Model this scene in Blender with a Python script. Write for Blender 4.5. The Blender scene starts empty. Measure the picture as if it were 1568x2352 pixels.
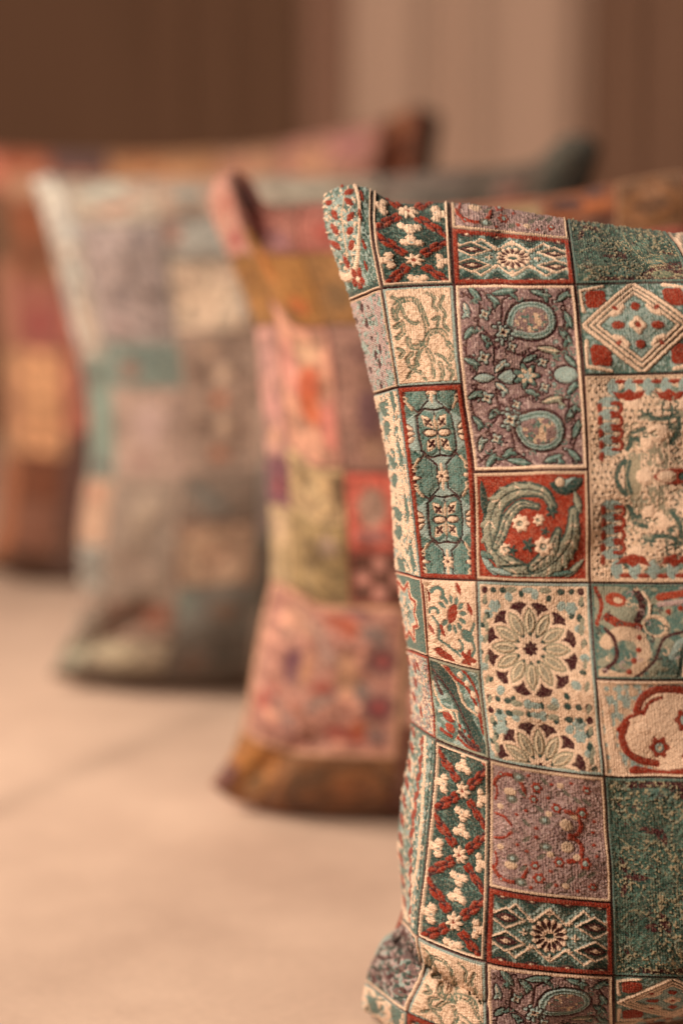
import bpy, math
import numpy as np
from mathutils import Vector

sc = bpy.context.scene
f32 = np.float32

# ------------------------------------------------------------------ camera
LENS, PITCH, CAM_H = 85.0, math.radians(8.46), 0.470
cam_d = bpy.data.cameras.new("camera")
cam = bpy.data.objects.new("camera", cam_d)
sc.collection.objects.link(cam)
cam.location = (0, 0, CAM_H)
cam.rotation_euler = (math.radians(90) - PITCH, 0, 0)
cam_d.sensor_fit = 'VERTICAL'
cam_d.sensor_height = 36.0
cam_d.sensor_width = 24.0
cam_d.lens = LENS
cam_d.clip_start, cam_d.clip_end = 0.05, 60
cam_d.dof.use_dof = True
cam_d.dof.focus_distance = 1.215
cam_d.dof.aperture_fstop = 2.8
cam_d.dof.aperture_blades = 0
sc.camera = cam

# ------------------------------------------------------------------ world and lamps
w = bpy.data.worlds.new("World")
sc.world = w
w.use_nodes = True
bg = w.node_tree.nodes["Background"]
bg.inputs[0].default_value = (1.0, 0.78, 0.60, 1)
bg.inputs[1].default_value = 0.02


def area(name, loc, target, size, power, col, size_y=None):
    d = bpy.data.lights.new(name, 'AREA')
    d.energy = power
    d.color = col
    d.size = size
    if size_y:
        d.shape = 'RECTANGLE'
        d.size_y = size_y
    o = bpy.data.objects.new(name, d)
    sc.collection.objects.link(o)
    o.location = loc
    o.rotation_euler = (Vector(target) - Vector(loc)).to_track_quat('-Z', 'Y').to_euler()
    return o


key = area("window_light", (-1.10, 1.72, 1.00), (-0.05, 1.98, 0.05), 0.45, 10.5, (1.0, 0.775, 0.61))
key.data.spread = math.radians(130)
area("room_light", (-1.50, -0.22, 1.85), (0.15, 1.5, 0.25), 0.7, 84, (1.0, 0.775, 0.61))
area("curtain_fill", (-0.4, 3.2, 2.3), (0.40, 4.05, 0.45), 0.5, 9, (1.0, 0.74, 0.60))  # unseen lamp, added to brighten the curtains

sc.view_settings.view_transform = 'Standard'
sc.view_settings.look = 'None'
sc.view_settings.exposure = 0.0
sc.view_settings.gamma = 1.0
sc.render.engine = 'CYCLES'
sc.cycles.use_denoising = True
sc.cycles.max_bounces = 6

# ------------------------------------------------------------------ helpers
FU = LENS / 36.0 * 2352.0                       # the lens in picture units (picture = 1568 x 2352 units)
UNIT = 0.00024                                  # metres per fabric unit


def to_lin(c):
    c = np.asarray(c, dtype=np.float64) / 255.0
    return np.where(c <= 0.04045, c / 12.92, ((c + 0.055) / 1.055) ** 2.4)


def ray(px, py):
    x = (px - 784.0) / FU
    y = -(py - 1176.0) / FU
    c, s = math.cos(PITCH), math.sin(PITCH)
    return x, c + y * s, -s + y * c


def on_y(px, py, Y):
    dx, dy, dz = ray(px, py)
    k = Y / dy
    return np.stack([dx * k, np.broadcast_to(Y, np.shape(dx)) + 0 * dx, CAM_H + dz * k], -1)


def y_on_floor(px, py, z):
    dx, dy, dz = ray(px, py)
    return (z - CAM_H) / dz * dy


def pchip(xk, yk, xq):
    """Shape-preserving cubic through (xk, yk); yk is (n, ...), xq is (m,) -> (m, ...)"""
    xk = np.asarray(xk, float)
    yk = np.asarray(yk, float)
    xq = np.asarray(xq, float)
    sh = yk.shape[1:]
    yk = yk.reshape(len(xk), -1)
    h = np.diff(xk)[:, None]
    d = np.diff(yk, axis=0) / h
    m = np.zeros_like(yk)
    if len(xk) > 2:
        w1 = 2 * h[1:] + h[:-1]
        w2 = h[1:] + 2 * h[:-1]
        # blend of the limited and the plain slope keeps long curves soft
        lim = np.where(d[:-1] * d[1:] > 0,
                       (w1 + w2) / (w1 / np.where(d[:-1] == 0, 1e-9, d[:-1]) + w2 / np.where(d[1:] == 0, 1e-9, d[1:])), 0)
        avg = (h[1:] * d[:-1] + h[:-1] * d[1:]) / (h[1:] + h[:-1])
        m[1:-1] = 0.4 * lim + 0.6 * avg
    m[0] = d[0]
    m[-1] = d[-1]
    i = np.clip(np.searchsorted(xk, xq, side='right') - 1, 0, len(xk) - 2)
    hh = h[i]
    u = ((xq - xk[i])[:, None]) / hh
    r = (yk[i] * (2 * u**3 - 3 * u**2 + 1) + hh * m[i] * (u**3 - 2 * u**2 + u)
         + yk[i + 1] * (-2 * u**3 + 3 * u**2) + hh * m[i + 1] * (u**3 - u**2))
    return r.reshape((len(xq),) + sh)


_rng = np.random.RandomState(7)
_LAT = _rng.rand(256, 256).astype(f32)


def vnoise(x, y, scale, seed=0):
    x = np.asarray(x, f32) / scale + seed * 17.31
    y = np.asarray(y, f32) / scale + seed * 9.77
    xi = np.floor(x).astype(np.int32)
    yi = np.floor(y).astype(np.int32)
    fx = x - xi
    fy = y - yi
    fx = fx * fx * (3 - 2 * fx)
    fy = fy * fy * (3 - 2 * fy)
    a = _LAT[yi & 255, xi & 255]
    b = _LAT[yi & 255, (xi + 1) & 255]
    c = _LAT[(yi + 1) & 255, xi & 255]
    d = _LAT[(yi + 1) & 255, (xi + 1) & 255]
    return (a * (1 - fx) + b * fx) * (1 - fy) + (c * (1 - fx) + d * fx) * fy


def resample(pts, n):
    p = np.array(pts, float)
    d = np.r_[0, np.cumsum(np.linalg.norm(np.diff(p, axis=0), axis=1))]
    return pchip(d / d[-1], p, np.linspace(0, 1, n))


def poly_dist(x, y, pts):
    best = None
    for (x0, y0), (x1, y1) in zip(pts[:-1], pts[1:]):
        vx, vy = x1 - x0, y1 - y0
        L = vx * vx + vy * vy + 1e-9
        u = np.clip(((x - x0) * vx + (y - y0) * vy) / L, 0, 1)
        d = (x - x0 - u * vx) ** 2 + (y - y0 - u * vy) ** 2
        best = d if best is None else np.minimum(best, d)
    return np.sqrt(best)


def tag(o, label=None, cat=None, group=None, kind=None):
    if label: o["label"] = label
    if cat: o["category"] = cat
    if group: o["group"] = group
    if kind: o["kind"] = kind
    return o


def grid_mesh(name, P, mat, parent=None, col=None, fab=None, flip=False):
    ny, nx = P.shape[:2]
    me = bpy.data.meshes.new(name)
    V = np.ascontiguousarray(P.reshape(-1, 3), dtype=f32)
    idx = np.arange(ny * nx, dtype=np.int32).reshape(ny, nx)
    q = np.stack([idx[:-1, :-1], idx[1:, :-1], idx[1:, 1:], idx[:-1, 1:]], -1).reshape(-1, 4)
    if flip:
        q = q[:, ::-1]
    n = len(q)
    me.vertices.add(len(V))
    me.vertices.foreach_set("co", V.ravel())
    me.loops.add(n * 4)
    me.loops.foreach_set("vertex_index", np.ascontiguousarray(q).ravel())
    me.polygons.add(n)
    me.polygons.foreach_set("loop_start", np.arange(0, n * 4, 4, dtype=np.int32))
    me.polygons.foreach_set("use_smooth", np.ones(n, dtype=bool))
    if col is not None:
        a = me.attributes.new("thread_colour", 'FLOAT_COLOR', 'POINT')
        c4 = np.ones((len(V), 4), f32)
        c4[:, :3] = col.reshape(-1, 3)
        a.data.foreach_set("color", c4.ravel())
    if fab is not None:
        a = me.attributes.new("fabric", 'FLOAT_VECTOR', 'POINT')
        f3 = np.zeros((len(V), 3), f32)
        f3[:, :2] = fab.reshape(-1, 2)
        a.data.foreach_set("vector", f3.ravel())
    me.materials.append(mat)
    me.update(calc_edges=True)
    o = bpy.data.objects.new(name, me)
    sc.collection.objects.link(o)
    if parent: o.parent = parent
    return o


# ------------------------------------------------------------------ materials
def nodes_of(name):
    m = bpy.data.materials.new(name)
    m.use_nodes = True
    nt = m.node_tree
    return m, nt, nt.nodes["Principled BSDF"]


def fabric_material(name, thread=1.0, bump=0.5):
    m, nt, b = nodes_of(name)
    N, L = nt.nodes.new, nt.links.new
    at = N('ShaderNodeAttribute'); at.attribute_name = "thread_colour"
    fb = N('ShaderNodeAttribute'); fb.attribute_name = "fabric"
    wav = N('ShaderNodeTexWave'); wav.wave_type = 'BANDS'; wav.bands_direction = 'Y'
    wav.inputs['Scale'].default_value = 0.075 * thread
    wav.inputs['Distortion'].default_value = 2.0
    wav.inputs['Detail'].default_value = 1.0
    wav.inputs['Detail Scale'].default_value = 4.0
    wav2 = N('ShaderNodeTexWave'); wav2.wave_type = 'BANDS'; wav2.bands_direction = 'X'
    wav2.inputs['Scale'].default_value = 0.055 * thread
    wav2.inputs['Distortion'].default_value = 2.5
    wav2.inputs['Detail Scale'].default_value = 4.0
    noi = N('ShaderNodeTexNoise'); noi.inputs['Scale'].default_value = 0.22 * thread
    noi.inputs['Detail'].default_value = 3.0
    for t in (wav, wav2, noi):
        L(fb.outputs['Vector'], t.inputs['Vector'])
    ml = N('ShaderNodeMath'); ml.operation = 'MULTIPLY'
    L(wav.outputs['Fac'], ml.inputs[0]); L(wav2.outputs['Fac'], ml.inputs[1])
    ad = N('ShaderNodeMath'); ad.operation = 'ADD'
    L(ml.outputs[0], ad.inputs[0]); L(noi.outputs['Fac'], ad.inputs[1])
    mr = N('ShaderNodeMapRange')
    mr.inputs['From Min'].default_value = 0.35; mr.inputs['From Max'].default_value = 1.25
    mr.inputs['To Min'].default_value = 0.78; mr.inputs['To Max'].default_value = 1.18
    L(ad.outputs[0], mr.inputs['Value'])
    vm = N('ShaderNodeVectorMath'); vm.operation = 'SCALE'
    L(at.outputs['Color'], vm.inputs[0]); L(mr.outputs[0], vm.inputs['Scale'])
    L(vm.outputs[0], b.inputs['Base Color'])
    bp = N('ShaderNodeBump'); bp.inputs['Strength'].default_value = bump
    bp.inputs['Distance'].default_value = 0.0004
    L(ad.outputs[0], bp.inputs['Height'])
    L(bp.outputs[0], b.inputs['Normal'])
    b.inputs['Roughness'].default_value = 0.85
    b.inputs['Specular IOR Level'].default_value = 0.2
    b.inputs['Sheen Weight'].default_value = 0.12
    b.inputs['Sheen Roughness'].default_value = 0.5
    return m


def noise_material(name, c0, c1, scale, rough=0.8, bump=0.1, detail=5.0, dist=0.002, stretch=None):
    m, nt, b = nodes_of(name)
    N, L = nt.nodes.new, nt.links.new
    tc = N('ShaderNodeTexCoord')
    mp = N('ShaderNodeMapping')
    if stretch: mp.inputs['Scale'].default_value = stretch
    L(tc.outputs['Object'], mp.inputs['Vector'])
    no = N('ShaderNodeTexNoise'); no.inputs['Scale'].default_value = scale; no.inputs['Detail'].default_value = detail
    L(mp.outputs[0], no.inputs['Vector'])
    cr = N('ShaderNodeValToRGB')
    cr.color_ramp.elements[0].position = 0.3; cr.color_ramp.elements[1].position = 0.72
    cr.color_ramp.elements[0].color = (*to_lin(c0), 1); cr.color_ramp.elements[1].color = (*to_lin(c1), 1)
    L(no.outputs['Fac'], cr.inputs['Fac'])
    L(cr.outputs[0], b.inputs['Base Color'])
    bp = N('ShaderNodeBump'); bp.inputs['Strength'].default_value = bump; bp.inputs['Distance'].default_value = dist
    n2 = N('ShaderNodeTexNoise'); n2.inputs['Scale'].default_value = scale * 14; n2.inputs['Detail'].default_value = 4
    L(mp.outputs[0], n2.inputs['Vector'])
    L(n2.outputs['Fac'], bp.inputs['Height']); L(bp.outputs[0], b.inputs['Normal'])
    b.inputs['Roughness'].default_value = rough
    b.inputs['Specular IOR Level'].default_value = 0.25
    return m


M_FAB = fabric_material("woven_jacquard", 1.0, 0.55)
M_FABFAR = fabric_material("woven_jacquard_rows_behind", 0.8, 0.4)
M_WALL = noise_material("brown_plaster", (92, 66, 50), (102, 74, 56), 2.0, 0.9, 0.1)
M_CURT = noise_material("beige_curtain", (206, 177, 158), (212, 183, 164), 3.0, 0.9, 0.1, stretch=(4, 4, 0.4))
M_CURT3 = noise_material("dark_brown_curtain", (112, 85, 67), (122, 93, 74), 5.0, 0.9, 0.1, stretch=(4, 4, 0.4))
M_CURT4 = noise_material("taupe_blend_strip", (158, 124, 106), (168, 132, 114), 6.0, 0.9, 0.1, stretch=(4, 4, 0.4))
M_CURT2 = noise_material("brown_curtain", (138, 108, 90), (150, 118, 98), 6.0, 0.9, 0.1, stretch=(4, 4, 0.4))

# ------------------------------------------------------------------ floor (one stone slab with a darker streak) and the back of the room
WALL_Y = 4.1


def prism(name, pts, z0, z1, mat, parent=None, bevel=0.0):
    n = len(pts)
    V = [(x, y, z1) for x, y in pts] + [(x, y, z0) for x, y in pts]
    F = [tuple(range(n)), tuple(reversed(range(n, 2 * n)))]
    for i in range(n):
        j = (i + 1) % n
        F.append((i, i + n, j + n, j))
    me = bpy.data.meshes.new(name)
    me.from_pydata(V, [], F)
    me.validate(); me.update()
    me.materials.append(mat)
    o = bpy.data.objects.new(name, me)
    sc.collection.objects.link(o)
    if parent: o.parent = parent
    if bevel:
        b = o.modifiers.new("bevel", 'BEVEL'); b.width = bevel; b.segments = 2
    return o


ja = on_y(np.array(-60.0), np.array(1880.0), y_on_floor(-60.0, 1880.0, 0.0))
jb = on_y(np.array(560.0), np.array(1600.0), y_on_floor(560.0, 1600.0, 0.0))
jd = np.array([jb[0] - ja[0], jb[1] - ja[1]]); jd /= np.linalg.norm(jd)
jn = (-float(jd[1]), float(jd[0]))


def stone_material():
    """pale stone: cloudy colour, fine pits, faint scuffs and one soft darker streak across it"""
    m, nt, b = nodes_of("pale_peach_stone")
    N, L = nt.nodes.new, nt.links.new
    tc = N('ShaderNodeTexCoord')
    cloud = N('ShaderNodeTexNoise'); cloud.inputs['Scale'].default_value = 5.5; cloud.inputs['Detail'].default_value = 6; cloud.inputs['Roughness'].default_value = 0.6
    fine = N('ShaderNodeTexNoise'); fine.inputs['Scale'].default_value = 160; fine.inputs['Detail'].default_value = 4
    L(tc.outputs['Object'], cloud.inputs['Vector']); L(tc.outputs['Object'], fine.inputs['Vector'])
    cr = N('ShaderNodeValToRGB')
    cr.color_ramp.elements[0].position = 0.32; cr.color_ramp.elements[1].position = 0.70
    cr.color_ramp.elements[0].color = (*to_lin((190, 168, 152)), 1); cr.color_ramp.elements[1].color = (*to_lin((216, 194, 176)), 1)
    L(cloud.outputs['Fac'], cr.inputs['Fac'])
    # the darker streak: distance from a line, broken up by the clouds
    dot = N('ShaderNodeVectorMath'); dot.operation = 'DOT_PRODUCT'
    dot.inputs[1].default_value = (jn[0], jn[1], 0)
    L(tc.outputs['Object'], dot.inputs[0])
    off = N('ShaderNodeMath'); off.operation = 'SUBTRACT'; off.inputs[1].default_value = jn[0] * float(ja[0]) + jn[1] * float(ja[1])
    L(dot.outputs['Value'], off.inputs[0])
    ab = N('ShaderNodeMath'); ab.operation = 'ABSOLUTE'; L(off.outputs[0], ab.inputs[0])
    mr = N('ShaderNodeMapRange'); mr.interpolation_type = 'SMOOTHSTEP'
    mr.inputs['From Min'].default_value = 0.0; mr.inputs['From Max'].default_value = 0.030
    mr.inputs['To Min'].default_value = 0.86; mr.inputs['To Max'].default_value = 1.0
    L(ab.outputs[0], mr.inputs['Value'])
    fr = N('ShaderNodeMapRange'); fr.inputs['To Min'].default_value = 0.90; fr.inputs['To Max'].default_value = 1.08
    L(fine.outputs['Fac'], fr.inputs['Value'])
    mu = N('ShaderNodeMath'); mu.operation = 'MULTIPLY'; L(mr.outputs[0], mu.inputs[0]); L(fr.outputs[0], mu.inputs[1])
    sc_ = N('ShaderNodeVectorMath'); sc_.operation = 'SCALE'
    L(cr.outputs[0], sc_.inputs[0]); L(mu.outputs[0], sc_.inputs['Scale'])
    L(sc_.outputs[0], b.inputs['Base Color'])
    bp = N('ShaderNodeBump'); bp.inputs['Strength'].default_value = 0.25; bp.inputs['Distance'].default_value = 0.001
    L(fine.outputs['Fac'], bp.inputs['Height']); L(bp.outputs[0], b.inputs['Normal'])
    b.inputs['Roughness'].default_value = 0.6
    b.inputs['Specular IOR Level'].default_value = 0.3
    return m


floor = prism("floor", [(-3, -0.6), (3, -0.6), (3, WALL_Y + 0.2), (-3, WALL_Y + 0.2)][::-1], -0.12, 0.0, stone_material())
tag(floor, kind="structure")
wall = prism("wall", [(-3, WALL_Y), (3, WALL_Y), (3, WALL_Y + 0.15), (-3, WALL_Y + 0.15)], -0.05, 2.4, M_WALL)
tag(wall, kind="structure")


def curtain(name, x0, x1, Y, height, amp, folds, mat, label, seed):
    nx, nz = 160, 24
    u = np.linspace(0, 1, nx)
    v = np.linspace(0, 1, nz)
    UU, VV = np.meshgrid(u, v)
    ph = 2 * math.pi * folds * (UU + 0.05 * np.sin(2 * math.pi * (UU * 1.7 + seed)))
    Yf = Y + amp * np.sin(ph) * (0.55 + 0.45 * np.sin(UU * 9.0 + seed)) + 0.3 * amp * np.sin(2.3 * ph + VV * 2.0)
    X = x0 + (x1 - x0) * UU + 0.01 * np.sin(VV * 3 + UU * 20)
    P = np.stack([X, Yf, 0.004 + VV * height], -1)
    o = grid_mesh(name, P, mat, flip=True)
    s = o.modifiers.new("cloth", 'SOLIDIFY'); s.thickness = 0.003
    tag(o, label, "curtain")
    return o


def wx(px, Y):
    return float(on_y(np.array(float(px)), np.array(200.0), Y)[0])


curtain("curtain", wx(-700, WALL_Y - 0.06), wx(738, WALL_Y - 0.06), WALL_Y - 0.06, 2.1, 0.005, 9.0, M_CURT3,
        "dark brown curtain at the left behind the row of cushions", 0.55)
curtain("curtain", wx(690, WALL_Y - 0.11), wx(815, WALL_Y - 0.11), WALL_Y - 0.11, 2.1, 0.008, 2.0, M_CURT4,  # added mid-tone drape, stands in for a gradual change of tone
        "narrow taupe strip added to soften the step from the dark to the pale curtain", 0.15)
curtain("curtain", wx(792, WALL_Y - 0.16), wx(1375, WALL_Y - 0.16), WALL_Y - 0.16, 2.1, 0.010, 3.5, M_CURT,
        "pale pinkish beige curtain hanging behind the row of cushions", 0.3)
curtain("curtain", wx(1335, WALL_Y - 0.20), wx(2300, WALL_Y - 0.20), WALL_Y - 0.20, 2.1, 0.008, 6.0, M_CURT2,
        "brown curtain at the right behind the row of cushions", 0.8)

# ------------------------------------------------------------------ the weaver: paints threads on a patch's own vertex grid
CR, CR2 = (236, 209, 184), (212, 186, 160)
TL, LB, DG = (88, 120, 113), (152, 176, 172), (44, 73, 68)
RU, RU2, MA = (144, 47, 25), (164, 66, 42), (66, 24, 30)
MV, LV, GG, GR = (140, 117, 116), (180, 158, 156), (148, 152, 134), (104, 104, 94)


class Cloth:
    def __init__(s, wd, h, y0=0.0, y1=None, step=1.35, seed=0, x0=0.0, x1=None):
        y1 = h if y1 is None else y1
        x1 = wd if x1 is None else x1
        s.x0, s.x1 = x0, x1
        s.w, s.h, s.step, s.seed = wd, h, step, seed
        nx = max(6, int(math.ceil((x1 - x0) / step)) + 1)
        ny = max(6, int(math.ceil((y1 - y0) / step)) + 1)
        s.xs = np.linspace(x0, x1, nx).astype(f32)
        s.ys = np.linspace(y0, y1, ny).astype(f32)
        s.y0, s.y1 = y0, y1
        s.X0, s.Y0 = np.meshgrid(s.xs, s.ys)
        s.X = s.X0 + 2.4 * (vnoise(s.X0, s.Y0, 3.2, seed + 1) - 0.5)
        s.Y = s.Y0 + 2.4 * (vnoise(s.X0, s.Y0, 3.2, seed + 2) - 0.5)
        s.col = np.zeros(s.X.shape + (3,), f32)
        s.hgt = np.zeros(s.X.shape, f32)
        s.aa = max(0.9, step * 0.7)
        s.mir = []

    def fill(s, c, h=0.0):
        s.col[:] = to_lin(c); s.hgt[:] = h

    def put(s, d, c, h=0.5, puff=2.5, mask=None):
        m = np.clip(0.5 - d / (2 * s.aa), 0, 1)
        if mask is not None: m = m * mask
        s.col += (np.asarray(to_lin(c), f32) - s.col) * m[..., None]
        hh = h * (0.55 + 0.45 * np.clip(-d / puff, 0, 1))
        s.hgt += (hh - s.hgt) * m

    def speck(s, c, scale, thr, seed, h=0.3, sx=1.0, sy=1.0, mask=None, soft=0.08):
        n = vnoise(s.X0 * sx, s.Y0 * sy, scale, s.seed + seed)
        m = np.clip((n - thr) / soft, 0, 1)
        if mask is not None: m = m * mask
        s.col += (np.asarray(to_lin(c), f32) - s.col) * m[..., None]
        s.hgt += (h - s.hgt) * m

    # distances
    def ell(s, x, y, rx, ry=None, a=0.0):
        ry = rx if ry is None else ry
        ca, sa = math.cos(a), math.sin(a)
        u = ((s.X - x) * ca + (s.Y - y) * sa) / rx
        v = (-(s.X - x) * sa + (s.Y - y) * ca) / ry
        return (np.sqrt(u * u + v * v) - 1) * min(rx, ry)

    def leaf(s, x, y, L, W, a):
        ca, sa = math.cos(a), math.sin(a)
        u = (s.X - x) * ca + (s.Y - y) * sa
        v = -(s.X - x) * sa + (s.Y - y) * ca
        L2, W2 = L / 2, W / 2
        R = (L2 * L2 + W2 * W2) / (2 * W2)
        return np.sqrt(u * u + (np.abs(v) + R - W2) ** 2) - R

    def stroke(s, pts, wd):
        return poly_dist(s.X, s.Y, pts) - wd / 2

    def curve(s, pts, wd):
        return s.stroke([tuple(q) for q in resample(pts, 5 * len(pts))] if len(pts) > 2 else pts, wd)

    def poly(s, pts):
        d = poly_dist(s.X, s.Y, list(pts) + [pts[0]])
        ins = np.zeros(s.X.shape, bool)
        n = len(pts)
        for i in range(n):
            x0, y0 = pts[i]; x1, y1 = pts[(i + 1) % n]
            c = ((y0 > s.Y) != (y1 > s.Y)) & (s.X < (x1 - x0) * (s.Y - y0) / ((y1 - y0) or 1e-9) + x0)
            ins ^= c
        return np.where(ins, -d, d)

    def flower(s, x, y, r, n, lobe=0.28, a0=0.0):
        dx, dy = s.X - x, s.Y - y
        rr = np.sqrt(dx * dx + dy * dy)
        th = np.arctan2(dy, dx) + a0
        return rr - r * (1 - lobe + lobe * np.cos(n * th))

    def box(s, x0, y0, x1, y1):
        dx = np.maximum(x0 - s.X0, s.X0 - x1)
        dy = np.maximum(y0 - s.Y0, s.Y0 - y1)
        return np.maximum(dx, dy)

    def edge(s):
        return np.minimum(np.minimum(s.X0, s.w - s.X0), np.minimum(s.Y0, s.h - s.Y0))

    def border(s, bands):
        """bands: (distance from the patch edge, colour, height), outermost last"""
        e = s.edge() + 0.5 * (vnoise(s.X0, s.Y0, 5.0, 77) - 0.5)
        for wd, c, h in bands:
            s.put(e - wd, c, h, 2.0)

    def spiral(s, x, y, r0, r1, a0, a1, n=14):
        return [(x + (r0 + (r1 - r0) * i / n) * math.cos(a0 + (a1 - a0) * i / n),
                 y + (r0 + (r1 - r0) * i / n) * math.sin(a0 + (a1 - a0) * i / n)) for i in range(n + 1)]

    def finish(s):
        e = np.minimum(np.minimum(s.X0 - s.x0, s.x1 - s.X0), np.minimum(s.Y0 - s.y0, s.y1 - s.Y0))
        full = np.clip(e / 3.0, 0, 1)
        s.hgt = s.hgt * full - 0.25 * (1 - full)              # every patch ends in the groove of its joint
        n = vnoise(s.X0, s.Y0, 2.2, 31 + s.seed) * 0.5 + vnoise(s.X0, s.Y0, 7.0, 41 + s.seed) * 0.5
        # knitted-looking stitches: short vertical floats in brick rows
        jx = s.X0 + 3.0 * (vnoise(s.X0, s.Y0, 9.0, 61) - 0.5)
        jy = s.Y0 + 3.0 * (vnoise(s.X0, s.Y0, 9.0, 62) - 0.5)
        col = np.floor(jx / 6.2)
        st = np.sqrt(np.abs(np.sin(np.pi * jx / 6.2))) * np.sqrt(np.abs(np.sin(np.pi * (jy / 7.4 + 0.5 * (col % 2)))))
        amp = vnoise(s.X0, s.Y0, 16.0, 71 + s.seed)
        amp = 0.45 + 0.55 * amp if s.step < 3 else 0.0
        mix = np.clip((vnoise(s.X0, s.Y0, 2.6, 81 + s.seed) - 0.52) / 0.2, 0, 1) * 0.15
        s.col = s.col + (np.asarray(to_lin(CR2), f32) - s.col) * mix[..., None]
        s.col = np.clip(s.col * (0.76 + 0.28 * n + (0.34 * st - 0.08) * amp + (0.10 if s.step >= 3 else 0.0))[..., None], 0, 1)
        s.hgt = s.hgt + 0.34 * amp * st + 0.30 * (vnoise(s.X0, s.Y0, 3.0, 51 + s.seed) - 0.5)
        return s


def trefoil(c, x, y, r, a, col=CR):
    """three-lobed blossom whose stem points along a"""
    for k, rr, dd in ((-1, 0.62, 1.0), (1, 0.62, 1.0), (0, 0.66, 0.55)):
        if k == 0:
            px, py = x - math.cos(a) * r * 0.62, y - math.sin(a) * r * 0.62
        else:
            px, py = x + math.cos(a + k * 1.35) * r * 0.92, y + math.sin(a + k * 1.35) * r * 0.92
        c.put(c.flower(px, py, r * rr, 6, 0.10), col, 1.0, 5)
    c.put(c.ell(x, y, r * 0.62), col, 1.0, 5)
    c.put(c.ell(x + math.cos(a) * r * 0.25, y + math.sin(a) * r * 0.25, r * 0.16), LB, 0.7)


def outline_border(c, inner, wi=7, wo=3, line=MA):
    c.border([(wi, inner, 0.7), (wo, line, 0.1)])


def m_xflower(c):
    w, h = c.w, c.h
    c.fill(DG, 0.1)
    c.speck(TL, 5, 0.66, 3, 0.2)
    p = 148.0
    cx = w / 2
    fy = [h - 72 - p * k for k in range(5)]
    hw = w / 2 - 6
    for y in fy:
        for sx in (-1, 1):
            for sy in (-1, 1):
                c.put(c.stroke([(cx, y), (cx + sx * (hw + 4), y + sy * p / 2)], 17), MA, 0.25)
    for y in fy:
        for sx in (-1, 1):
            for sy in (-1, 1):
                a = math.atan2(sy * p / 2, sx * (hw + 4))
                for d, off in ((28, 6), (33, -6), (58, 6), (64, -6), (88, 3)):
                    px = cx + math.cos(a) * d - math.sin(a) * off
                    py = y + math.sin(a) * d + math.cos(a) * off
                    c.put(c.leaf(px, py, 31, 11, a + (0.14 if off > 0 else -0.14)), RU, 0.9, 4)
        trefoil(c, cx - hw * 0.74, y + 2, 15.5, 0.0)
        trefoil(c, cx + hw * 0.74, y + 2, 15.5, math.pi)
        trefoil(c, cx, y - p / 2 + 21, 16, math.pi / 2)
        trefoil(c, cx, y + p / 2 - 21, 16, -math.pi / 2)
        c.put(c.flower(cx, y, 23.5, 7, 0.0), DG, 0.1)
        c.put(c.flower(cx, y, 21, 7, 0.22), CR, 1.1, 6)
        c.put(c.flower(cx, y, 6, 5, 0.25), RU, 0.8)
    c.border([(11, CR, 0.8), (6, DG, 0.2), (3.5, MA, 0.0)])


def m_lattice(c):
    w, h = c.w, c.h
    c.fill(TL, 0.1)
    c.speck(LB, 4.0, 0.52, 3, 0.35)
    for y, k in ((0, 1), (h, -1)):
        for x in (w * 0.12, w * 0.36, w * 0.64, w * 0.90):
            c.put(c.poly([(x - 40, y), (x, y + k * 44), (x + 40, y)]), DG, 0.2)
            c.put(c.ell(x, y + k * 14, 14, 6), MA, 0.3)
            c.put(c.ell(x, y + k * 12, 5, 4), CR, 0.6)
    zz = lambda y, a, ph: [(x, y + a * (1 if (i + ph) % 2 else -1)) for i, x in enumerate(np.linspace(-10, w + 10, 9))]
    c.put(c.stroke(zz(h * 0.24, 17, 0), 5.0), CR, 0.9)
    c.put(c.stroke(zz(h * 0.76, 17, 1), 5.0), CR, 0.9)
    c.put(c.stroke([(x, y + 9) for x, y in zz(h * 0.24, 17, 0)], 3), DG, 0.2)
    c.put(c.stroke([(x, y - 9) for x, y in zz(h * 0.76, 17, 1)], 3), DG, 0.2)
    for x in (w * 0.155, w * 0.855):
        for y in (h * 0.345, h * 0.655):
            q = 44, 26
            c.put(c.poly([(x - q[0], y), (x, y - q[1]), (x + q[0], y), (x, y + q[1])]), CR, 0.8)
            c.put(c.poly([(x - q[0] + 8, y), (x, y - q[1] + 5), (x + q[0] - 8, y), (x, y + q[1] - 5)]), DG, 0.15)
            c.put(c.leaf(x, y, 50, 20, 0), MA, 0.3)
            c.put(c.ell(x, y, 6, 5), CR, 0.8)
            c.put(c.box(x - 11, y - 1.6, x + 11, y + 1.6), CR2, 0.7)
    cx, cy = w * 0.5, h * 0.5
    for a in range(4):
        th = a * math.pi / 2
        x, y = cx + math.cos(th) * w * 0.205, cy + math.sin(th) * 52
        c.put(c.flower(x, y, 9, 4, 0.42), CR, 0.9)
    for sx in (-1, 1):
        for sy in (-1, 1):
            c.put(c.flower(cx + sx * 42, cy + sy * 33, 8, 4, 0.35), CR, 0.8)
    c.put(c.flower(cx, cy, 41, 14, 0.07), CR, 0.8)
    for k in range(14):
        a = (k + 0.5) * 2 * math.pi / 14
        c.put(c.leaf(cx + math.cos(a) * 26, cy + math.sin(a) * 26, 24, 9.5, a), MA, 0.25)
    c.put(c.ell(cx, cy, 14, 11), CR, 0.8)
    c.put(c.ell(cx, cy, 10.5, 7.5), DG, 0.3)
    c.border([(13, RU, 0.7), (2.2, (88, 46, 46), 0.1)])


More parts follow.
